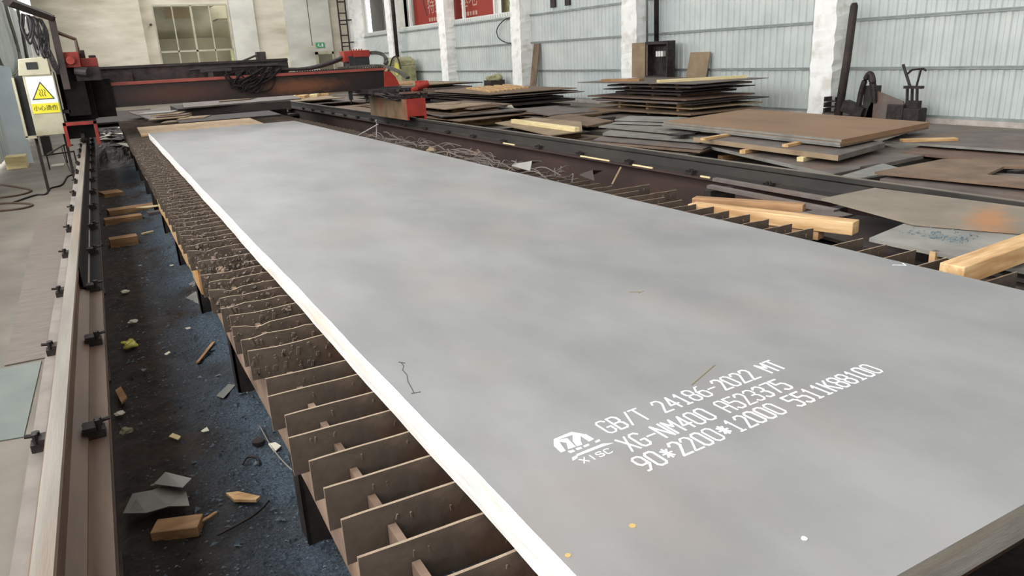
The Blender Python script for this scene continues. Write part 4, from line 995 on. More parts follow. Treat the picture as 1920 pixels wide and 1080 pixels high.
slab('steel_sheet', 'grey sheet strewn with blue chips beneath the orange stained sheet', 'steel sheet', [at(*p, .69) for p in ((1630, 446), (1712, 412), (1990, 415), (1990, 520), (1790, 480))], .69, .02, 'grey_steel')
mb = MB(); random.seed(81)
for k in range(800):
    x, y = at(random.gauss(1735, 55), random.gauss(458, 13), .69)
    if not (1.42 < y < 1.80 and x > 3.02): continue
    s = random.uniform(.003, .008); mb.box((x, y, .69 + s*.3), (s, s*1.4, s*.7), yaw=random.uniform(0, 3))
o = mb.build('metal_chips', 'slag_blue'); tag(o, 'blue grey chips sprinkled on the grey sheet by the rail', 'chips', kind='stuff')
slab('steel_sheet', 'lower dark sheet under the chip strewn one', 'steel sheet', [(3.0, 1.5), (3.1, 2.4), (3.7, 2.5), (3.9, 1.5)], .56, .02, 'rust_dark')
slab('steel_sheet', 'purple grey sheet edge showing below the near timber beam', 'steel sheet', [(2.98, .55), (2.98, 1.35), (4.05, 1.3), (4.05, .5)], .60, .02, 'rust_purple')
slab('steel_sheet', 'second purple grey sheet just under the first by the near timber', 'steel sheet', [(2.95, .5), (2.95, 1.3), (4.0, 1.25), (4.0, .5)], .57, .02, 'rust_purple')
for k, (u, v, w, l, z, m_) in enumerate(((3.25, 2.85, .5, .35, .56, 'grey_steel'), (3.45, 2.72, .6, .2, .545, 'rust_purple'), (3.15, 2.55, .5, .3, .53, 'green_steel'), (3.4, 2.3, .8, .3, .50, 'rust_purple'))):
    slab('sheet_offcut', ['small grey offcut behind the knotty timber', 'purple grey offcut between timber and rail', 'green grey strip by the right slat ends', 'wide purple offcut deep below the stained sheet'][k], 'offcut', [(u - w/2, v - l/2), (u + w/2, v - l/2 - .05), (u + w/2 + .05, v + l/2), (u - w/2, v + l/2 + .05)], z, .015, m_)
for k, (x, y) in enumerate(((3.15, .8), (3.85, .8), (3.2, 1.75), (3.75, 1.75), (3.25, 2.25), (3.62, 2.3), (3.3, 2.85))):
    mb = MB(); mb.bx(x - .06, x + .06, y - .12, y + .12, 0, .485 if y > 2 else .55); o = mb.build('support_block', 'iron'); tag(o, 'dark steel block propping the sheets between table and right rail', 'support block', 'support blocks beside the right rail')
for k in range(3):
    timber('wood_slip', 'upright pale wood slips by the near slat ends', (2.80 + .016*k, 1.40), (2.80 + .016*k, 1.43), .008, .11, .58, 'wood', 'pale wood slips')
timber('flat_bar', 'long flat purple bar just inside the right rail', (3.95, 4.1), (3.92, 2.65), .05, .03, .56, 'rust_purple', cat='bar')
timber('flat_bar', 'second flat bar lying parallel nearer the table', (3.8, 4.0), (3.75, 2.7), .06, .03, .53, 'rust_purple', cat='bar')
for y_ in (3.9, 2.8):
    mb = MB(); mb.bx(3.72, 4.0, y_, y_ + .08, 0, .528); o = mb.build('support_stand', 'iron'); tag(o, 'dark stand carrying the two flat bars, ' + ('farther' if y_ > 3 else 'nearer') + ' one', 'stand')
crumple('white_scrap', 'white lump beside the flat bars', 'lump', 3.55, 3.25, .05, 'paper', z=.5, sq=.5, seed=15)
mb = MB(); mb.bx(3.45, 3.62, 3.15, 3.35, 0, .5); o = mb.build('support_block', 'iron'); tag(o, 'dark block under the white lump beside the flat bars', 'support block')

# ------------------------------------------------------------------ sheet stacks on the right
def rect(cx, cy, w, l, yaw=0, ragged=0):
    c, s = math.cos(yaw), math.sin(yaw)
    P = [(-w/2, -l/2), (w/2, -l/2), (w/2, l/2), (-w/2, l/2)]
    if ragged:
        P = [(x + random.uniform(-ragged, ragged), y + random.uniform(-ragged, ragged)) for x, y in P]
        if random.random() < .5: P.insert(2, (w/2 + random.uniform(-ragged, ragged), random.uniform(-.2, .3)*l))
    return [(cx + x*c - y*s, cy + x*s + y*c) for x, y in P]
ORD = ['topmost', 'second from top', 'third from top', 'fourth from top', 'fifth from top', 'sixth from top', 'seventh from top', 'eighth from top', 'ninth from top', 'tenth from top', 'eleventh from top', 'twelfth from top', 'thirteenth from top', 'fourteenth from top', 'fifteenth from top', 'sixteenth from top', 'seventeenth from top', 'eighteenth from top']
CN = {'rust': 'brown', 'rust_tan': 'tan', 'rust_dark': 'dark', 'rust_purple': 'purple grey', 'rust_red': 'reddish', 'grey_steel': 'grey', 'green_steel': 'green grey', 'brown_top': 'smooth brown', 'tan_sheet': 'tan'}


def stack(name, layers, batten_m=('wood', 'wood_brown')):
    "layers from the floor up: ('S', cx, cy, w, l, yaw, t, material[, ragged]) or ('B', height, [(x, y, yaw, length), ...])"
    z = 0; ns = sum(1 for q in layers if q[0] == 'S'); i = ns
    for q in layers:
        if q[0] == 'S':
            _, cx, cy, w, l, yaw, t, m = q[:8]; rg = q[8] if len(q) > 8 else .04; i -= 1
            slab('steel_sheet', '%s steel sheet, %s in %s' % (CN[m], ORD[i], name), 'steel sheet', rect(cx, cy, w, l, yaw, rg), z + t, t, m); z += t
        else:
            for (x, y, yaw, L) in q[2]:
                mb = MB(); mb.box((0, 0, 0), (L, .09, q[1] - .001)); o = mb.build('batten', random.choice(batten_m), loc=(x, y, z + q[1]/2)); o.rotation_euler = (0, 0, yaw)
                tag(o, 'short timber batten wedged between sheets of ' + name, 'batten', 'battens in ' + name)
            z += q[1]
    return z


def bat(cx, cy, w, l, yaw=0, n=3, L=None, inset=.12):
    out = []
    for k in range(n):
        yy = -l/2*(1 - inset*2) + l*(1 - inset*2)*k/(n - 1) if n > 1 else 0
        out.append((cx - yy*math.sin(yaw), cy + yy*math.cos(yaw), yaw, L or w*.8))
    return out
random.seed(91)
# tall stack in front of the control box pillar
N1 = 'the breaker box stack'
cx, cy = 11.35, 13.3
ly = [('B', .12, bat(cx, cy, 1.8, 2.8)), ('S', cx, cy, 2.1, 3.4, 0, .05, 'rust_purple'), ('B', .09, bat(cx, cy, 1.8, 2.8)), ('S', cx - .1, cy - .1, 2.2, 3.5, .04, .03, 'rust'), ('B', .07, bat(cx, cy, 1.9, 2.8)),
      ('S', cx + .1, cy, 2.0, 3.5, -.03, .025, 'rust_tan'), ('B', .07, bat(cx, cy, 1.9, 2.8)), ('S', cx + .15, cy, 2.3, 3.4, .03, .02, 'rust_dark'), ('S', cx - .1, cy + .1, 2.0, 3.2, .0, .04, 'rust_purple'), ('B', .04, bat(cx, cy, 1.6, 2.6)),
      ('S', cx - .15, cy + .1, 2.0, 3.6, .02, .03, 'rust_red'), ('B', .05, bat(cx, cy, 1.5, 2.4)), ('S', cx, cy, 1.6, 2.4, 0, .045, 'rust_dark'), ('B', .04, bat(cx, cy, 1.4, 2.0)),
      ('S', cx + .1, cy, 2.1, 2.9, -.02, .02, 'rust_dark'), ('B', .05, bat(cx, cy, 1.5, 2.2)), ('S', cx + .1, cy, 1.8, 3.0, .01, .04, 'rust_purple'), ('B', .055, bat(cx, cy, 1.7, 2.4)), ('S', cx, cy + .2, 2.2, 4.2, .03, .014, 'rust_purple')]
zt1 = stack(N1, ly, ('wood', 'wood_brown', 'wood_brown'))
timber('timber_plank', 'cream timber plank along the top of the tall stack before the breaker box', (10.45, 12.75), (12.3, 11.95), .22, .06, zt1, 'wood_cream')
timber('timber_plank', 'brown broken plank on the left of the tall stack top', (10.5, 14.9), (10.9, 13.9), .25, .06, zt1, 'wood_brown')
# lower stack left of it
N2 = 'the black stack between pillars'
cx, cy = 10.6, 21.0
ly = [('B', .10, bat(cx, cy, 2, 4)), ('S', cx, cy, 2.4, 5, 0, .05, 'rust_dark'), ('B', .09, bat(cx, cy, 2, 4)), ('S', cx + .1, cy, 2.4, 5.2, .03, .06, 'rust_dark'), ('B', .05, bat(cx, cy, 2, 4)), ('S', cx, cy, 2.3, 4.8, -.02, .05, 'rust_dark'),
      ('B', .05, bat(cx, cy, 2, 4)), ('S', cx + .3, cy, 3.0, 4.9, .02, .02, 'rust_purple'), ('B', .05, bat(cx, cy, 2, 4)), ('S', cx, cy, 2.6, 5.5, .04, .02, 'rust_purple'), ('B', .05, bat(cx, cy, 2, 4)), ('S', cx, cy - .2, 2.9, 5.0, -.02, .02, 'rust')]
zt2 = stack(N2, ly)
for k in range(5):
    timber('timber_plank', 'tan loose planks spread on the black stack', (9.6 + .4*k, 19.2 + .2*k), (10.4 + .4*k, 22.5 + .1*k), .16, .05, zt2, 'wood', 'planks on the black stack')
N3 = 'the stack behind the carriage'
cx, cy = 10.4, 28.0
ly = [('B', .10, bat(cx, cy, 2.4, 5)), ('S', cx, cy, 2.8, 5.6, 0, .07, 'rust_dark'), ('B', .10, bat(cx, cy, 2.4, 5)), ('S', cx, cy, 2.8, 6, .02, .06, 'rust_dark'), ('B', .08, bat(cx, cy, 2.4, 5)), ('S', cx + .2, cy, 3.4, 6.2, 0, .03, 'rust_purple'),
      ('B', .10, bat(cx, cy, 2.4, 5)), ('S', cx - .1, cy, 2.8, 6, 0, .06, 'rust_purple'), ('B', .06, bat(cx, cy, 2.4, 5)), ('S', cx + .2, cy, 3.4, 5.4, .02, .03, 'rust_dark'), ('B', .02, bat(cx, cy, 2.4, 5)), ('S', cx - .2, cy, 2.6, 5.6, 0, .03, 'rust_tan')]
zt3 = stack(N3, ly)
timber('timber_plank', 'tan board on the far stack behind the red carriage', (9.4, 26.2), (10.6, 29.5), .9, .04, zt3, 'wood_brown')
# scrap pile with round-cornered plates beyond the rail
random.seed(95)
N4 = 'the messy pile past the rail'
cx, cy = 7.7, 17.6
ly = [('B', .22, bat(cx, cy, 1.6, 3.4)), ('S', cx, cy, 2.1, 4.0, .1, .02, 'rust', .2), ('B', .06, bat(cx, cy, 1.6, 3.0)), ('S', cx + .3, cy + .2, 2.2, 3.8, -.15, .03, 'rust_purple', .2), ('S', cx - .3, cy, 1.6, 3.0, .2, .03, 'rust', .2), ('B', .05, bat(cx, cy, 1.4, 2.4)),
      ('S', cx + .3, cy + .3, 1.8, 3.2, .1, .025, 'rust', .25), ('S', cx, cy + .1, 1.6, 2.6, -.1, .02, 'rust_red', .25), ('S', cx - .2, cy, 1.5, 2.4, .15, .02, 'rust_tan', .3)]
zt4 = stack(N4, ly, ('wood', 'wood_brown'))
mb = MB(); mb.tube([(7.6, 17.9, zt4 + .001), (7.6, 17.9, zt4 + .02)], .34, 24); o = mb.build('round_blank', 'rust_tan'); tag(o, 'round tan blank lying on the messy pile', 'disc')
timber('timber_beam', 'yellowish timber end sticking out of the messy pile, upper left', *[at(u, v, .24) for u, v in ((826, 210), (866, 206))], .16, .11, .17, 'wood_cream')
timber('timber_beam', 'reddish timber end under the messy pile', *[at(u, v, .18) for u, v in ((898, 223), (960, 215))], .14, .10, .10, 'wood_brown')
timber('timber_beam', 'grey white timber end low in front of the messy pile', *[at(u, v, .1) for u, v in ((852, 228), (880, 224))], .14, .09, .012, 'paper')
timber('timber_beam', 'grey bar slanting from the rail to the messy pile', *[at(u, v, .2) for u, v in ((790, 222), (832, 212))], .1, .2, .0, 'grey_steel')
# low pile between
random.seed(97)
N5 = 'the low central brown pile'
cx, cy = 9.3, 15.0
ly = [('B', .07, bat(cx, cy, 1.4, 3)), ('S', cx, cy, 1.9, 4.4, .1, .025, 'rust_tan', .15), ('B', .07, bat(cx, cy, 1.3, 3)), ('S', cx + .1, cy + .1, 1.5, 4.0, .15, .02, 'rust_purple', .15), ('B', .05, bat(cx, cy, 1.2, 2.6)), ('S', cx, cy + .5, 1.4, 3.2, .1, .025, 'rust', .15), ('S', cx, cy + .4, 1.2, 2.8, -.1, .03, 'rust_purple', .15)]
z5 = stack(N5, ly)
crumple('stone_lump', 'pale rounded lump resting on the low brown pile', 'lump', 8.95, 17.0, .13, 'paper', z=.24, seed=22)
N6 = 'the small low dark pile'
cx, cy = 9.5, 19.6
random.seed(98)
stack(N6, [('B', .05, bat(cx, cy, .6, 2)), ('S', cx - .3, cy - .2, .9, 2.6, 0, .03, 'rust_purple', .1), ('B', .06, bat(cx - .3, cy - .2, .6, 2)), ('S', cx - .3, cy - .2, 1.0, 2.8, .1, .03, 'rust', .1)])
random.seed(99)
N8 = 'the far tan pile under the gantry'
cx, cy = 6.3, 30.0
stack(N8, [('B', .10, bat(cx, cy, 3, 6)), ('S', cx, cy, 4.0, 8, .05, .04, 'rust', .3), ('B', .12, bat(cx, cy, 3, 6)), ('S', cx + .3, cy, 3.4, 7, -.1, .03, 'rust_purple', .3), ('B', .10, bat(cx, cy, 2.4, 5)), ('S', cx - .3, cy, 2.8, 6, .1, .03, 'rust_tan', .3)], ('wood', 'wood_cream'))
for k in range(5):
    timber('timber_plank', 'pale planks strewn on the far tan pile', (5.0 + .6*k, 27.5 + .5*k), (6.0 + .6*k, 30.6 + .3*k), .3, .10, .42, 'wood_cream' if k % 2 else 'wood', 'planks on the far tan pile')
N9 = 'the wide dark pile past the table'
cx, cy = 2.2, 23.6
stack(N9, [('B', .12, bat(cx, cy, 3, 5)), ('S', cx, cy, 4.4, 6, .03, .06, 'rust_dark', .3), ('B', .14, bat(cx, cy, 3, 5)), ('S', cx + .2, cy, 4.2, 5.6, -.04, .05, 'rust_dark', .3), ('B', .10, bat(cx, cy, 2.4, 4)), ('S', cx - .2, cy, 3.6, 5, .05, .03, 'rust_purple', .3)])
cx, cy = -.2, 28.5
stack('the long low pile behind the gantry foot', [('B', .10, bat(cx, cy, 1.4, 6)), ('S', cx, cy, 2.2, 8, .02, .05, 'rust_dark', .3), ('B', .10, bat(cx, cy, 1.4, 6)), ('S', cx, cy + .2, 2.0, 7, -.05, .04, 'rust_dark', .3)])
N10 = 'the brown pile past the far table corner'
cx, cy = 6.2, 22.4
stack(N10, [('B', .08, bat(cx, cy, 1.6, 4)), ('S', cx, cy, 2.0, 5, .03, .04, 'rust_dark', .2), ('B', .06, bat(cx, cy, 1.6, 4)), ('S', cx, cy, 1.8, 4.6, .1, .03, 'rust', .2)])
# tan sheet with the cream beam
tz = .33
slab('steel_sheet', 'tan pointed sheet carrying a single cream timber beam', 'steel sheet', [at(*p, tz) for p in ((928, 230), (1032, 253), (1092, 246), (1090, 228), (1000, 220))], tz, .02, 'rust_tan')
timber('timber_beam', 'cream timber beam lying on the tan pointed sheet', at(962, 227, tz + .04), at(1082, 243, tz + .04), .1, .08, tz, 'wood_cream')
stack('the stack under the pointed sheet', [('B', .10, bat(6.9, 11.9, .9, 2.0)), ('S', 6.9, 11.9, 1.1, 2.4, .1, .03, 'rust'), ('B', .08, bat(6.9, 11.9, .9, 2.0)), ('S', 6.9, 11.9, .9, 2.0, .05, .02, 'rust_dark'), ('B', .08, bat(6.9, 11.9, .7, 1.6))])
slab('steel_sheet', 'flat brown sheet behind the cream timber beam', 'steel sheet', [at(*p, .27) for p in ((1000, 226), (1100, 236), (1150, 226), (1060, 212))], .27, .03, 'rust')
for k, (u, v) in enumerate(((1060, 226), (1110, 226))):
    x, y = at(u, v, .2); timber('batten', 'floor batten under the flat brown sheet', (x, y), (x + .6, y), .12, .238, 0, 'rust_dark', 'floor battens under the flat brown sheet', 'batten')
# grey green stack of narrow thin sheets
random.seed(101)
N7 = 'the grey green stack of thin sheets beside the rail'
def sheet_px(label, pxs, z, t, m): return slab('steel_sheet', label, 'steel sheet', [at(*p, z) for p in pxs], z, t, m)
gz = [(.40, .022, 'grey_steel', ((1152, 224), (1262, 227), (1290, 220), (1180, 217)), 'pale grey sheet, topmost of the thin sheets beside the brown stack'),
      (.365, .02, 'grey_steel', ((1148, 230), (1248, 233), (1290, 226), (1180, 222)), 'grey sheet just below the topmost thin sheet'),
      (.33, .02, 'green_steel', ((1122, 237), (1290, 252), (1330, 240), (1160, 228)), 'green grey sheet in the middle of the thin sheets'),
      (.29, .035, 'green_steel', ((1130, 250), (1312, 264), (1350, 250), (1160, 236)), 'thick green grey bar like sheet below the middle one'),
      (.235, .015, 'rust_purple', ((1112, 262), (1318, 279), (1360, 262), (1150, 246)), 'purple grey sheet under the thick green one'),
      (.21, .015, 'rust', ((1118, 268), (1312, 285), (1360, 268), (1150, 252)), 'brown grey sheet second lowest beside the rail'),
      (.17, .03, 'rust_purple', ((1116, 275), (1290, 289), (1370, 272), (1150, 258)), 'purple grey sheet lowest of the thin sheets beside the rail')]
for z, t, m_, px, lab in gz: sheet_px(lab, px, z, t, m_)
for k, (u, v) in enumerate(((1160, 262), (1270, 270), (1200, 250), (1250, 255))):
    x, y = at(u, v, .2); mb = MB(); mb.box((x + .15, y + .3, .07), (.3, .12, .14)); o = mb.build('batten', 'wood_brown'); tag(o, 'timber batten under the thin sheets beside the rail', 'batten', 'battens under the thin sheets')
mb = MB(); x, y = at(1275, 258, .33); mb.box((x + .2, y + .2, .345), (.3, .3, .03)); o = mb.build('batten', 'iron'); tag(o, 'black spacer block in the thin grey sheets', 'batten')
# big brown stack
bz = .46
BT = [at(1578, 262, bz), at(1744, 229, bz), at(1402, 204, bz), at(1244, 228, bz)]
def off(P, dx, dy, s=1): 
    c = (sum(p[0] for p in P)/len(P), sum(p[1] for p in P)/len(P)); return [(c[0] + (p[0] - c[0])*s + dx, c[1] + (p[1] - c[1])*s + dy) for p in P]
def mixslab(label, P, z, t, top, side):
    o = slab('steel_sheet', label, 'steel sheet', P, z, t, top); o.data.materials.append(M[side])
    for p in o.data.polygons:
        if abs(p.normal.z) < .5 and p.normal.x < -.3: p.material_index = 1
    return o
mixslab('large smooth brown sheet on top of the big stack on timber blocks', BT, bz, .030, 'brown_top', 'grey_steel')
mixslab('second brown sheet of the big stack, directly under the top one', off(BT, -.06, -.03, 1.0), bz - .032, .030, 'brown_top', 'grey_steel')
mixslab('third brown sheet of the big stack, pale along its left edge', off(BT, -.06, -.05, .99), bz - .064, .022, 'rust_red', 'grey_steel')
B2 = [at(1572, 290, .36), at(1660, 266, .36), at(1500, 240, .36), at(1300, 256, .36)]
for k, (u, v) in enumerate(((1472, 271), (1318, 259), (1560, 268))):
    x, y = at(u, v, .385); timber('timber_block', 'short timber block between the big brown stack and the grey sheet below', (x, y), (x + .8, y + .15), .09, .035, .352, 'wood', 'timber blocks under the big brown stack')
mixslab('tan grey sheet on timber below the big brown stack', B2, .35, .065, 'rust_purple', 'rust_tan')
for k, (u, v) in enumerate(((1500, 297), (1392, 283))):
    x, y = at(u, v, .27); timber('timber_block', ['yellow timber block under the near corner of the tan grey sheet', 'tan timber block under the left of the tan grey sheet'][k], (x, y), (x + .5, y + .1), .09, .055, .229, 'wood_cream' if k == 0 else 'wood')
L1 = [at(1563, 326, .228), at(1732, 291, .228), at(1620, 262, .228), at(1322, 272, .228)]
mixslab('long grey sheet lowest under the big stack beside the rail', L1, .228, .045, 'rust_purple', 'grey_steel')
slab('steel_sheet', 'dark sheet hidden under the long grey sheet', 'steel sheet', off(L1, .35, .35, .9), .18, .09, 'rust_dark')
for k, (x, y) in enumerate(((6.9, 5.9), (7.9, 6.2), (7.4, 7.6), (8.4, 8.0))):
    timber('batten', 'floor batten under the long grey sheet', (x, y), (x + .7, y), .1, .088, 0, 'wood_brown', 'floor battens under the long grey sheet', 'batten')
# sheets at the right edge
RT = [at(*p, .42) for p in ((1640, 326), (1768, 298), (1990, 306), (1990, 352))]
def holed(label, outer, hole, z, t, m):
    # frame-shaped sheet: four strips round a rectangular cut-out joined in one mesh
    c = outer[0]; mb = MB(); n = 4
    o_ = [(p[0] - c[0], p[1] - c[1]) for p in outer]; h_ = [(p[0] - c[0], p[1] - c[1]) for p in hole]
    vs = [(p[0], p[1], zz) for zz in (0, t) for p in o_ + h_]; fs = []
    for i in range(4):
        j = (i + 1) % 4
        fs += [(8 + i, 8 + j, 12 + j, 12 + i), (i, 4 + i, 4 + j, j), (i, j, 8 + j, 8 + i), (4 + i, 12 + i, 12 + j, 4 + j)]
    mb.add(vs, fs); o = mb.build('steel_sheet', m, loc=(c[0], c[1], z - t)); return tag(o, label, 'steel sheet')
RT = [at(*p, .42) for p in ((1640, 322), (1768, 298), (2000, 300), (2000, 356))]
HL = [at(*p, .42) for p in ((1850, 327), (1882, 312), (1970, 312), (1970, 336))]
holed('tan brown sheet with a rectangular cut out at the right edge of frame', RT, HL, .42, .025, 'rust')
slab('steel_sheet', 'purple grey sheet under the cut out sheet at right', 'steel sheet', [at(*p, .37) for p in ((1650, 335), (1720, 318), (2000, 330), (2000, 380))], .37, .03, 'rust_purple')
slab('steel_sheet', 'green brown sheet lowest under the cut out sheet at right', 'steel sheet', [at(*p, .32) for p in ((1640, 345), (1700, 328), (2000, 340), (2000, 400))], .32, .03, 'green_steel')
slab('steel_sheet', 'grey plate with a step shaped edge behind the rail at right', 'steel sheet', [at(*p, .30) for p in ((1575, 330), (1612, 334), (1700, 318), (1655, 306))], .30, .02, 'grey_steel')
for k, (x, y) in enumerate(((6.6, 3.5), (7.3, 2.8), (7.6, 3.6), (6.5, 2.8), (6.9, 4.1))):
    timber('batten', 'floor batten under the cut out sheet', (x, y), (x + .5, y), .1, .278, 0, 'rust_dark', 'floor battens under the cut out sheet', 'batten')
x, y = at(1640, 322, .2); timber('batten', 'floor batten under the step edged grey plate', (x - .2, y), (x + .2, y), .1, .278, 0, 'rust_dark', None, 'batten')
# broad flat sheets beyond
FT = [at(*p, .30) for p in ((1655, 264), (1728, 240), (2050, 246), (2050, 292))]
mixslab('broad grey brown sheet lying flat below the right wall', FT, .30, .03, 'rust_purple', 'grey_steel')
timber('timber_plank', 'pale timber lying on the broad sheet near the brown stack corner', at(1690, 262, .33), at(1793, 259, .33), .14, .035, .301, 'wood')
slab('steel_sheet', 'brown sheet under the broad grey brown one', 'steel sheet', [at(*p, .24) for p in ((1690, 285), (1760, 262), (2050, 272), (2050, 318))], .24, .03, 'rust_red')
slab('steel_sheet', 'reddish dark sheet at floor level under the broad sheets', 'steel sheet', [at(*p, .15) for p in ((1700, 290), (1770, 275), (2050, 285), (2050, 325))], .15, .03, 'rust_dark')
for k, (x, y) in enumerate(((9.2, 5.4), (10.0, 4.6), (9.3, 4.6), (10.4, 5.8))):
    timber('batten', 'floor batten under the broad sheets by the right wall', (x, y), (x + .6, y), .12, .118, 0, 'rust_dark', 'floor battens under the broad sheets', 'batten')
    timber('batten', 'spacer batten between the broad sheets by the right wall', (x, y), (x + .5, y), .12, .058, .151, 'rust_tan', 'spacers between the broad sheets', 'batten')

# ------------------------------------------------------------------ against the right wall
eb = thing('breaker_box', 'dark open breaker box with white breakers on the whitewashed pillar', 'breaker box', (13.22, 15.9, .9))
mb = MB(); mb.bx(0, .02, -.47, .47, -.05, .90); mb.bx(-.25, 0, -.47, -.43, -.05, .90); mb.bx(-.25, 0, .43, .47, -.05, .90); mb.bx(-.25, 0, -.43, .43, .82, .90); mb.bx(-.25, 0, -.43, .43, -.05, 0)
mb.build('enclosure', 'iron', eb)
mb = MB(); mb.box((-.30, .64, .42), (.02, .5, .93), yaw=.35); mb.build('door', 'rust_tan', eb)
for k in range(3):
    mb = MB(); mb.bx(-.16, -.05, -.05 - .11*k + .1, .02 - .11*k + .1, .50, .64); mb.build('breaker', 'white_leds', eb)
mb = MB()
for k in range(3): mb.tube([(-.1, .06 - .11*k, .5), (-.1, -.02 - .04*k, .1)], .012, 6)
mb.build('wire', 'hose', eb)
mb = MB(); mb.bx(.0, .28, -.4, .4, -.9, -.06); mb.build('pedestal', 'iron', eb)
def lean(name, label, cat, y0, y1, z1, m, x_top=13.5, x_bot=13.2, t=.03):
    mb = MB(); a = math.atan2(x_top - x_bot, z1); vs = []
    for xo in (0, -t):
        vs += [(x_bot + xo, y0, 0.002), (x_bot + xo, y1, 0.002), (x_top + xo, y1, z1), (x_top + xo, y0, z1)]
    mb.add(vs, [(0, 1, 2, 3), (7, 6, 5, 4), (0, 4, 5, 1), (1, 5, 6, 2), (2, 6, 7, 3), (3, 7, 4, 0)]); return tag(mb.build(name, m), label, cat)
lean('leaning_board', 'tan board leaning on the wall right of the breaker box', 'board', 14.35, 15.1, 1.47, 'rust_tan')
lean('leaning_board', 'narrow brown plank leaning beside the middle pillar', 'board', 22.9, 23.3, 1.95, 'rust')
mb = MB(); mb.tube([(12.95, 9.95, .0), (13.05, 9.92, 1.2), (13.1, 9.9, 2.25), (13.1, 9.9, 2.32)], [.085, .08, .075, .05], 12); o = mb.build('leaning_post', 'rust_dark', smooth=True); tag(o, 'tall brown round post leaning beside the bright near pillar', 'post')
for k in range(3):
    mb = MB(); z = .16 + .115*k + .0; mb.bx(12.88, 13.08, 9.98, 10.27, z, z + .02); mb.bx(12.88, 13.08, 10.23, 10.27, z, z + .1); mb.bx(12.88, 13.08, 9.98, 10.0, z + .02, z + .1)
    o = mb.build('steel_channel', 'iron'); tag(o, 'short dark steel channel stacked at the foot of the near pillar, ' + ['lowest', 'middle', 'topmost'][k], 'steel channel')
mb = MB(); mb.bx(12.86, 13.08, 9.98, 10.27, 0, .16); o = mb.build('steel_block', 'rust_purple'); tag(o, 'grey brown block under the stacked channels', 'block')
# sack over a dark stand, tilted board, hand pallet tools
o = thing('welding_cart', 'dark cart draped with a greenish black hose beside the brown post', 'cart', (13.1, 9.3, 0))
mb = MB(); mb.bx(-.1, .1, -.12, .12, .1, .72); mb.build('body', 'iron_green', o)
mb = MB(); mb.tube(smoothpath([(-.12, .20, .3), (-.14, .14, .66), (-.12, .06, .92), (-.12, -.03, .93), (-.14, -.12, .7), (-.1, -.15, .4)], 6), .055, 8); mb.tube(smoothpath([(-.1, .2, .1), (-.13, .17, .5), (-.1, .1, .85), (-.1, .0, .86), (-.1, -.1, .5)], 6), .045, 8); mb.build('hose', 'iron', o)
mb = MB(); mb.bx(-.2, .2, -.2, .6, .02, .1); mb.box((-.1, .3, .25), (.2, .5, .22), rot=Matrix.Rotation(.3, 3, 'X')); mb.build('base', 'iron', o)
mb = MB(); mb.ex([(9.12, .62), (8.55, .44), (8.45, .02), (9.35, .02), (9.28, .3)], 'x', 13.0, 13.03); o = mb.build('leaning_board', 'rust_purple'); tag(o, 'grey brown tilted board leaning between the cart and the tool stand', 'board')
o = thing('tool_stand', 'black steel tool stand with forked handle against the cladding', 'tool stand', (13.1, 8.4, 0))
mb = MB()
for y_, dy in ((-.10, .06), (0, .06), (.1, .06)): mb.tube([(0, y_, .05), (0, y_ + dy, .72)], .03, 6)
mb.box((0, .03, .70), (.1, .36, .05)); mb.box((0, .0, .35), (.12, .26, .2)); mb.build('post', 'iron', o)
mb = MB(); mb.tube([(0, -.02, .7), (0, -.08, 1.05)], .022, 6); mb.tube([(0, .1, .7), (0, .22, .95), (0, .3, 1.12)], .026, 6); mb.tube([(0, .22, .92), (0, .1, 1.02), (0, -.12, 1.04), (0, -.18, 1.0)], .02, 6); mb.build('handle', 'iron', o)
mb = MB(); mb.bx(-.15, .12, -.22, .1, 0, .32); mb.bx(-.15, .15, .1, .45, .0, .38); mb.build('base', 'iron', o, bevel=.02)
# pipes on pillars, wall cable loop, olive machine
def pipe(label, pts, r_, m='iron'):
    mb = MB(); mb.tube(pts, r_, 8); tag(mb.build('wall_pipe', m, smooth=True), label, 'pipe')
pipe('dark vertical pipe on the far pillar above the olive machine', [(13.0, 36.0, 1.7), (13.0, 36.0, 7.5)], .10)
pipe('dark conduit running down the pillar into the breaker box', [(13.35, 16.35, 1.78), (13.35, 16.45, 7.5)], .07)
pipe('thinner grey conduit beside the dark one above the breaker box', [(13.3, 16.7, 1.78), (13.3, 16.8, 7.5)], .035, 'girt')
cable('wall_cable', 'thin black cable arc on the cladding left of the middle pillar', [(13.5, 24.4, 2.95), (13.45, 25.3, 2.9), (13.45, 26.0, 2.6), (13.45, 25.9, 2.25), (13.45, 25.2, 2.05), (13.5, 24.4, 2.03)], .02, 'black')
cable('wall_cable', 'thin dark cable hanging down in front of the red banner', [(13.5, 33.3, 4.9), (13.48, 33.2, 4.1), (13.48, 32.9, 3.5)], .02, 'black')
o = thing('welding_machine', 'olive green covered machine at the foot of the far pillar', 'machine', (12.8, 35.2, 0))
mb = MB(); mb.bx(-.4, .4, -1.1, 1.2, .2, 1.35); mb.ex([(-1.1, 1.35), (1.2, 1.35), (1.1, 1.75), (.3, 1.62), (-.5, 1.75), (-1.05, 1.6)], 'x', -.4, .4); mb.build('body', 'greenish', o, bevel=.05)
mb = MB(); mb.bx(-.3, .3, -.9, 1.0, 0, .2); mb.build('base', 'iron', o)
mb = MB(); mb.tube([(-.42, -.6, 1.2), (-.38, -.6, 1.2)], .3, 20); mb.build('hose_reel', 'yellow_bag', o)
mb = MB(); mb.tube(smoothpath([(-.45, .9, .9), (-.47, .2, 1.3), (-.47, -.3, 1.7), (-.45, -.9, 1.75), (-.42, -1.15, 1.2)], 6), .035, 8); mb.build('hose', 'iron', o)
crumple('rag_heap', 'olive grey heap of rags on a crate before the far cladding', 'heap', 13.0, 25.6, .30, 'greenish', z=.66, sq=.5, seed=33)
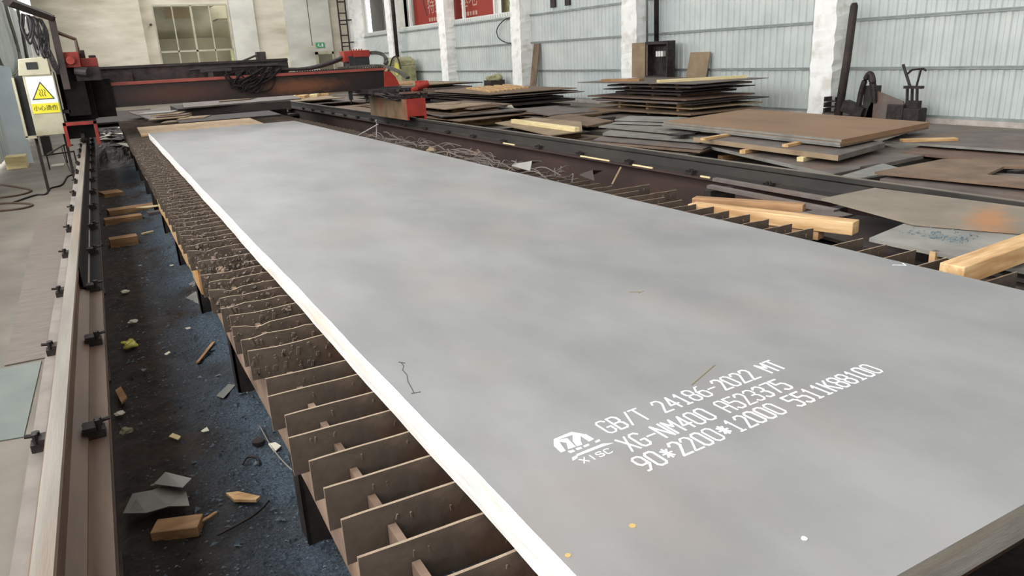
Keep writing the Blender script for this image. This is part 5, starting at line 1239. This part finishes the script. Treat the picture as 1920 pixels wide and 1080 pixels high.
mb = MB(); mb.bx(12.7, 13.3, 25.3, 25.9, 0, .72); o = mb.build('wooden_crate', 'rust_dark'); tag(o, 'dark crate under the olive grey heap', 'crate')
for k, y_ in enumerate((21.1, 22.0)):
    mb = MB(); mb.bx(13.5, 13.565, y_ - .14, y_ + .14, 3.08, 3.4); o = mb.build('wall_vent', 'iron'); tag(o, ['dark square wall box nearer the breaker box pillar, at the top of the cladding', 'dark square wall box nearer the middle pillar, at the top of the cladding'][k], 'wall box')

# ------------------------------------------------------------------ against the back wall
o = thing('wall_ladder', 'black steel crane ladder fixed to the back wall corner', 'ladder', (12.6, 43.25, 0))
for sx in (-.22, .22):
    mb = MB(); mb.tube([(sx, 0, .4), (sx, 0, 8.2)], .045, 6); mb.build('stile', 'iron', o)
for k in range(13):
    mb = MB(); mb.tube([(-.22, 0, .7 + .6*k), (.22, 0, .7 + .6*k)], .035, 6); mb.build('rung', 'iron', o)
mb = MB(); mb.tube([(-.22, .0, 3.9), (.3, -.6, 3.9)], .04, 6); mb.tube([(-.22, .0, 2.7), (.3, -.6, 2.7)], .04, 6); mb.build('stay', 'iron', o)
mb = MB(); mb.bx(10.95, 11.75, 43.30, 43.42, .0, 2.12); struct('door_1', mb, 'room')
mb = MB(); mb.bx(10.8, 10.95, 43.28, 43.42, 0, 2.25); mb.bx(11.75, 11.85, 43.28, 43.42, 0, 2.25); mb.bx(10.8, 11.85, 43.28, 43.42, 2.12, 2.3); struct('trim_10', mb, 'cream')
o = thing('pendant_lamp', 'shaded lamp hanging on a long cord before the back wall', 'lamp', (10.55, 42.8, 2.5))
mb = MB(); mb.tube([(0, 0, .08), (0, 0, 6.0)], .02, 6); mb.build('cord', 'iron', o)
mb = MB(); mb.tube([(0, 0, -.02), (0, 0, .1)], [.30, .06], 16); mb.build('lamp_shade', 'cream', o)
o = thing('exit_sign', 'small green and white exit sign on the back wall', 'sign', (11.15, 43.36, 2.62))
mb = MB(); mb.bx(-.25, .25, 0, .03, -.14, .14); mb.build('sign_plate', 'green_sign', o)
mb = MB(); mb.box((-.1, -.004, .02), (.06, .006, .16), rot=Matrix.Rotation(.4, 3, 'Y')); mb.box((-.02, -.004, -.06), (.12, .006, .04)); mb.box((.12, -.004, 0), (.1, .006, .18)); mb.build('sign_symbol', 'sign_white', o)
mb = MB(); mb.tube([(2.55, 43.52, 3.95), (2.55, 43.4, 3.95)], .06, 10); o = mb.build('wall_fitting', 'iron'); tag(o, 'small dark fitting on the back wall left of the tall window', 'fitting')
